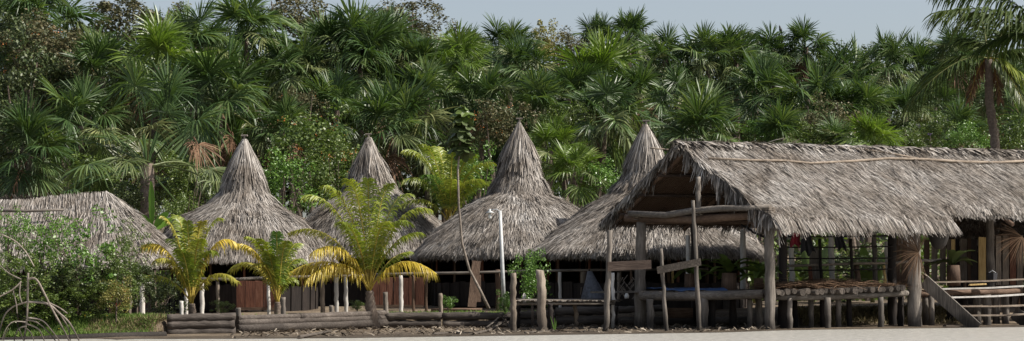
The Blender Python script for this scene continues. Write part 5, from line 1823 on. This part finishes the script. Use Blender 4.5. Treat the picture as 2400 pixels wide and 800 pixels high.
banana(356, 545, 78, 'banana plant with one tall upright leaf right of the long hut', [(354, 425, 0.26, 0.02), (395, 500, 0.3, 0.25), (330, 505, 0.3, 0.2), (415, 520, 0.3, 0.3)], 1)
banana(1905, 690, 78.5, 'sunlit banana plant seen under the pavilion eave', [(1880, 570, 0.38, 0.1), (1940, 575, 0.38, 0.1), (1850, 620, 0.35, 0.25), (1965, 620, 0.35, 0.2)], 2)
banana(2045, 690, 79.0, 'darker banana plant at the back of the deck under the eave', [(2020, 575, 0.4, 0.1), (2075, 590, 0.4, 0.1), (1995, 620, 0.35, 0.25)], 3)
banana(1770, 690, 79.0, 'banana plant glimpsed behind the corner post', [(1765, 590, 0.4, 0.1), (1800, 605, 0.4, 0.1)], 4)
leafy('bush', 'bush', 1985, 640, 80.0, 150, 60, 'dark hedge seen between the cage laths behind the deck', 398, SH[1], 'leaf_dark', None, None, 'foliage', 'stem')


# ------------------------------------------------------------------ things on the deck
def potted(px, py0, py1, r, D, label, leaves, seed, mat='leaf_green', hang=False):
    """a stump pot with a rosette of broad strap leaves"""
    b, c = at(px, py1, D), at(px, py0, D)
    root = thing('potted_plant', label, 'plant', tuple(b), 'strap-leaved plants in stump pots')
    MB().tube([b, (b + c) / 2, c], [r, r * 1.03, r], 14, 0.03, seed).build('pot', 'wood_brown', root, True)
    rng = random.Random(seed)
    for i in range(leaves):
        th = i * 2.4 + rng.uniform(-0.3, 0.3)
        L = rng.uniform(0.75, 1.2)
        el = rng.uniform(0.5, 1.25)
        h = Vector((math.cos(th), math.sin(th), 0))
        V, f = [], []
        s = Vector((-math.sin(th), math.cos(th), 0))
        for k in range(9):
            t = k / 8
            q = c + h * (L * math.cos(el) * t * (1 + 0.4 * t)) + Vector((0, 0, L * math.sin(el) * t - 0.75 * L * t * t * (1.3 - el * 0.6)))
            w = 0.14 * math.sin(math.pi * (0.12 + 0.84 * t)) ** 0.7
            V += [q - s * w + Vector((0, 0, w * 0.4)), q, q + s * w + Vector((0, 0, w * 0.4))]
            if k:
                a0 = (k - 1) * 3
                f += [(a0, a0 + 1, a0 + 4, a0 + 3), (a0 + 1, a0 + 2, a0 + 5, a0 + 4)]
        mb = MB()
        mb.add(V, f)
        mb.build('leaf', mat, root, True)
    return root


potted(1616, 642, 690, 0.16, 66.4, 'strap-leaved plant in a stump pot left of the blue sheet', 12, 1)
potted(1709, 640, 692, 0.24, 66.0, 'largest strap-leaved plant in a wide stump pot behind the blue sheet', 16, 2)
potted(1778, 652, 690, 0.15, 65.6, 'strap-leaved plant beside the corner post', 13, 3)
potted(2235, 622, 670, 0.22, 67.6, 'strap-leaved plant in a stump pot under the hanging basket', 12, 4, 'leaf_dark')

# blue sheet on the deck
V, f = [], []
a, b = at(1562, 681, 65.1), at(1706, 681, 64.6)
nx, ny = 24, 6
rng = random.Random(5)
for i in range(nx + 1):
    for k in range(ny + 1):
        q = a.lerp(b, i / nx) + back * (k * 0.28)
        q.z += 0.05 + 0.035 * math.sin(i * 0.8 + k) * math.sin(k * 1.1 + i * 0.3) + (0.02 if k else -0.04)
        V.append(q)
for i in range(nx):
    for k in range(ny):
        m0 = i * (ny + 1) + k
        f.append((m0, m0 + ny + 1, m0 + ny + 2, m0 + 1))
mb = MB()
mb.add(V, f)
o = mb.build('tarpaulin', 'cloth_blue', None, True, loc=a)
sm = o.modifiers.new('thick', 'SOLIDIFY')
sm.thickness = 0.02
tag(o, 'crumpled blue plastic sheet lying on the deck', 'tarpaulin')


def cloth(name, px, y0, y1, wpx, D, mat, label, seed, folds=5):
    rng = random.Random(seed)
    V, f = [], []
    nx, ny = 14, 12
    for k in range(ny + 1):
        t = k / ny
        for i in range(nx + 1):
            u = i / nx - 0.5
            ww = wpx * (0.75 + 0.35 * t + 0.08 * math.sin(t * 5 + seed))
            p = at(px + u * ww + 3 * math.sin(t * 4 + seed), y0 + (y1 - y0) * t * (1 - 0.25 * abs(math.sin(u * 5 + seed))), D)
            p.y += 0.05 * math.sin(u * 6.28 * folds / 2 + seed) * (0.4 + t)
            V.append(p)
    for k in range(ny):
        for i in range(nx):
            m0 = k * (nx + 1) + i
            f.append((m0, m0 + 1, m0 + nx + 2, m0 + nx + 1))
    mb = MB()
    mb.add(V, f)
    o = mb.build(name, mat, None, True, loc=at(px, y0, D))
    o.modifiers.new('thick', 'SOLIDIFY').thickness = 0.012
    return tag(o, label, 'cloth')


cloth('hanging_cloth', 1835, 500, 556, 22, 64.6, 'cloth_red', 'dark red cloth hanging beside the corner post under the eave', 1)
cloth('hanging_cloth', 1866, 545, 582, 24, 66.0, 'cloth_red', 'short red and black garment hanging left of the black one', 2)
cloth('hanging_cloth', 1893, 540, 604, 28, 65.8, 'cloth_black', 'black garment hanging under the pavilion eave', 3)
cloth('hanging_cloth', 1968, 540, 592, 22, 66.3, 'cloth_black', 'dark cloth hanging in the middle of the cage laths', 4)
nb = thing('net_bundle', 'bundled dark fishing net hanging from the fence rail', 'net', at(1390, 700, 72.5))
V, f = [], []
for k in range(11):
    t = k / 10
    for i in range(17):
        th = 2 * math.pi * i / 16
        w = (6 + 20 * t) * 72.5 / F * (1 + 0.18 * math.sin(i * 3.1 + t * 2))
        p = at(1382 + 10 * t, 636 + 64 * t, 72.5)
        V.append(p + Vector((w * math.cos(th), 0.5 * w * math.sin(th), 0)))
        if k and i:
            a0 = (k - 1) * 17 + i
            f.append((a0 - 1, a0, a0 + 17, a0 + 16))
mb = MB()
mb.add(V, f)
mb.build('net_body', 'net', nb, True)
MB().tube([at(1380, 632, 72.5), at(1384, 640, 72.5)], 0.03, 6).build('tie', 'wood_dark', nb)

bk = thing('hanging_basket', 'dark round basket hanging under the eave near the stairs', 'basket', at(2200, 585, 66.0))
c = at(2200, 545, 66.0)
lathe([(0.36, 0.16), (0.345, 0.0), (0.31, -0.20), (0.24, -0.40), (0.14, -0.52), (0.01, -0.55)], c, 22).build('bowl', 'basket', bk, True)
MB().tube([c + Vector((0.36 * math.cos(t * 0.3), 0.36 * math.sin(t * 0.3), 0.16)) for t in range(22)], 0.025, 6).build('rim', 'basket', bk, True)
for dx in (-0.33, 0.33):
    MB().tube([c + Vector((dx, 0, 0.14)), c + Vector((dx * 0.2, 0, 0.62))], 0.012, 5).build('cord', 'basket', bk)

bkt = thing('bucket', 'dark square bucket standing by the pale plank at the stair head', 'bucket', at(2326, 662, 66.9))
b = at(2326, 663, 66.9)
lathe([(0.01, 0.0), (0.14, 0.0), (0.17, 0.32), (0.18, 0.33), (0.155, 0.32), (0.13, 0.03)], b, 4).build('body', 'cloth_black', bkt)
MB().tube([b + Vector((-0.15, 0, 0.3)), b + Vector((0, -0.02, 0.40)), b + Vector((0.15, 0, 0.3))], 0.01, 5).build('handle', 'metal_grey', bkt)
gb = thing('grey_board', 'grey rounded board standing behind the deck rail', 'board', at(1910, 668, 67.3))
MB().box(at(1909, 668, 67.3), at(1909, 586, 67.3), 0.36, 0.05, up=Vector((1, 0, 0)), taper=0.9).build('panel', 'wood_grey', gb)
MB().box(at(1909, 587, 67.3), at(1909, 580, 67.3), 0.30, 0.05, up=Vector((1, 0, 0)), taper=0.5).build('panel_top', 'wood_grey', gb)

# dried palm leaves: tied to the posts and heaped on the deck
def dry_fan(px, py, D, r, a0, a1, label, seed, n=60):
    c = at(px, py, D)
    rng = random.Random(seed)
    mb = MB()
    for i in range(n):
        a = a0 + (a1 - a0) * i / (n - 1) + rng.uniform(-0.05, 0.05)
        L = r * rng.uniform(0.7, 1.1)
        d = Vector((math.cos(a), rng.uniform(-0.35, 0.1), math.sin(a))).normalized()
        side = Vector((-math.sin(a), 0.3, math.cos(a))).normalized() * 0.007
        vs = []
        for s, w in ((0, 0.7), (0.4, 1), (0.75, 0.8), (1, 0.1)):
            q = c + d * L * s + Vector((0, 0, -0.22 * L * s * s))
            vs += [q - side * w, q + side * w]
        mb.add(vs, [(0, 1, 3, 2), (2, 3, 5, 4), (4, 5, 7, 6)])
    o = mb.build('dry_palm_leaf', 'dry_brown', None, loc=c)
    return tag(o, label, 'palm leaf')


dry_fan(2153, 592, 64.75, 0.85, 1.2, 5.0, 'brown dried palm leaf tied round the thick deck post', 1, 90)
dry_fan(2396, 555, 67.3, 1.0, 2.4, 5.3, 'brown dried palm leaf hanging at the right edge post', 2, 80)
rs = np.random.RandomState(17)
n = 1500
tt = rs.uniform(0.03, 1, n)
base = np.array([tuple(at(lerp_tab(t, [(0, 1815), (1, 2135)]), 673 - 4 * math.sin(math.pi * t), lerp_tab(t, [(0, 63.8), (1, 65.3)])) + back * float(rs.uniform(-0.15, 1.6))) for t in tt])
base[:, 2] += rs.uniform(-0.10, 0.16, n) * np.sin(math.pi * np.clip(tt, 0.08, 0.95))
ang = rs.normal(0, 0.5, n) + np.where(rs.uniform(0, 1, n) < 0.5, math.pi, 0)
T = np.stack([np.cos(ang), np.sin(ang), rs.normal(0, 0.12, n)], 1)
T /= np.linalg.norm(T, axis=1, keepdims=True)
N = np.tile([[0, -0.3, 1.0]], (n, 1))
c0 = np.array(at(1975, 672, 65))
V, Q = blades(base - c0, T, N, rs.uniform(0.3, 0.9, n), rs.uniform(0.015, 0.03, n), rs.uniform(0, 0.06, n), rs.uniform(0, 0.15, n), 18, 0.8, 0.2, 0.2)
o = link('palm_leaf_heap', np_mesh('palm_leaf_heap', V, Q), 'dry_brown')
o.location = c0
tag(o, 'heap of brown dry palm leaves spread over the log deck', 'palm leaves', kind='stuff')

# wire crate with odds and ends by the jetty
wc = thing('lattice_panel', 'tangled twig lattice panel beside the thick left pavilion post', 'lattice', at(1470, 700, 70.5))
rng = random.Random(31)
for i in range(26):
    x, y = rng.uniform(1452, 1490), rng.uniform(652, 700)
    a = rng.choice([0.9, -0.9, 0.8, -1.0]) + rng.uniform(-0.2, 0.2)
    L = rng.uniform(14, 26)
    MB().tube([at(x - L / 2 * math.cos(a), y - L / 2 * math.sin(a), 70.5 + rng.uniform(-0.1, 0.1)), at(x + L / 2 * math.cos(a), y + L / 2 * math.sin(a), 70.5)], 0.012, 5).build('twig', 'root', wc)
for x in (1450, 1492):
    pole('frame_pole', at(x, 708, 70.5), at(x, 640, 70.5), 0.05, 0.045, 'wood_tan', wc, int(x), 0.02, 4, 8)
jar = thing('white_jar', 'small white container on the ground beside the twig lattice', 'container', at(1469, 690, 69.8))
lathe([(0.005, 0.0), (0.07, 0.0), (0.08, 0.10), (0.05, 0.16), (0.03, 0.20), (0.005, 0.20)], at(1469, 700, 69.8), 12).build('body', 'shell_white', jar, True)
lathe([(0.035, 0.20), (0.035, 0.24), (0.005, 0.245)], at(1469, 700, 69.8), 12).build('lid', 'metal_grey', jar, True)
wp = thing('white_marker', 'small white post with a pointed top behind the jetty', 'post', at(1229, 706, 68.4))
b = at(1229, 712, 68.4)
MB().box(b, b + Vector((0, 0, 0.26)), 0.12, 0.10, up=Vector((1, 0, 0))).build('post_body', 'wood_white', wp)
MB().box(b + Vector((0, 0, 0.262)), b + Vector((0, 0, 0.36)), 0.12, 0.10, up=Vector((1, 0, 0)), taper=0.25).build('post_tip', 'wood_white', wp)

# water-edge reed sprout
rd = thing('reed_sprout', 'bright green reed shoot by the thick jetty post', 'reed', onz(1300, 778, 0.02))
for i, (x, y) in enumerate([(1290, 742), (1300, 745), (1304, 752), (1295, 756)]):
    MB().tube([at(1299, 779, 64.2), at((1299 + x) / 2 + 1, (779 + y) / 2, 64.2), at(x, y, 64.2)], [0.02, 0.018, 0.004], 5).build('blade', 'leaf_bright', rd)

# black bird on a palm leaf
bd = thing('bird', 'small black bird perched on a palm top against the sky', 'bird', at(1830, 80, 110))
c = at(1830, 72, 110)
vs, fs = [], []
prof = [(-0.20, 0.01), (-0.12, 0.05), (0.0, 0.085), (0.10, 0.075), (0.16, 0.05), (0.20, 0.055), (0.25, 0.04), (0.29, 0.012), (0.34, 0.003)]
MB().tube([c + Vector((0.25 * -t, 0, t * 0.95)) for t, r in prof], [r for t, r in prof], 9).build('body', 'feather', bd, True)
MB().box(c + Vector((0.03, 0, -0.14)), c + Vector((0.12, 0, -0.40)), 0.07, 0.015, up=Vector((0, 1, 0))).build('tail', 'feather', bd)

print('objects', len(bpy.data.objects), 'tris', sum(len(m.loop_triangles) or sum(len(p.vertices) - 2 for p in m.polygons) for m in bpy.data.meshes))
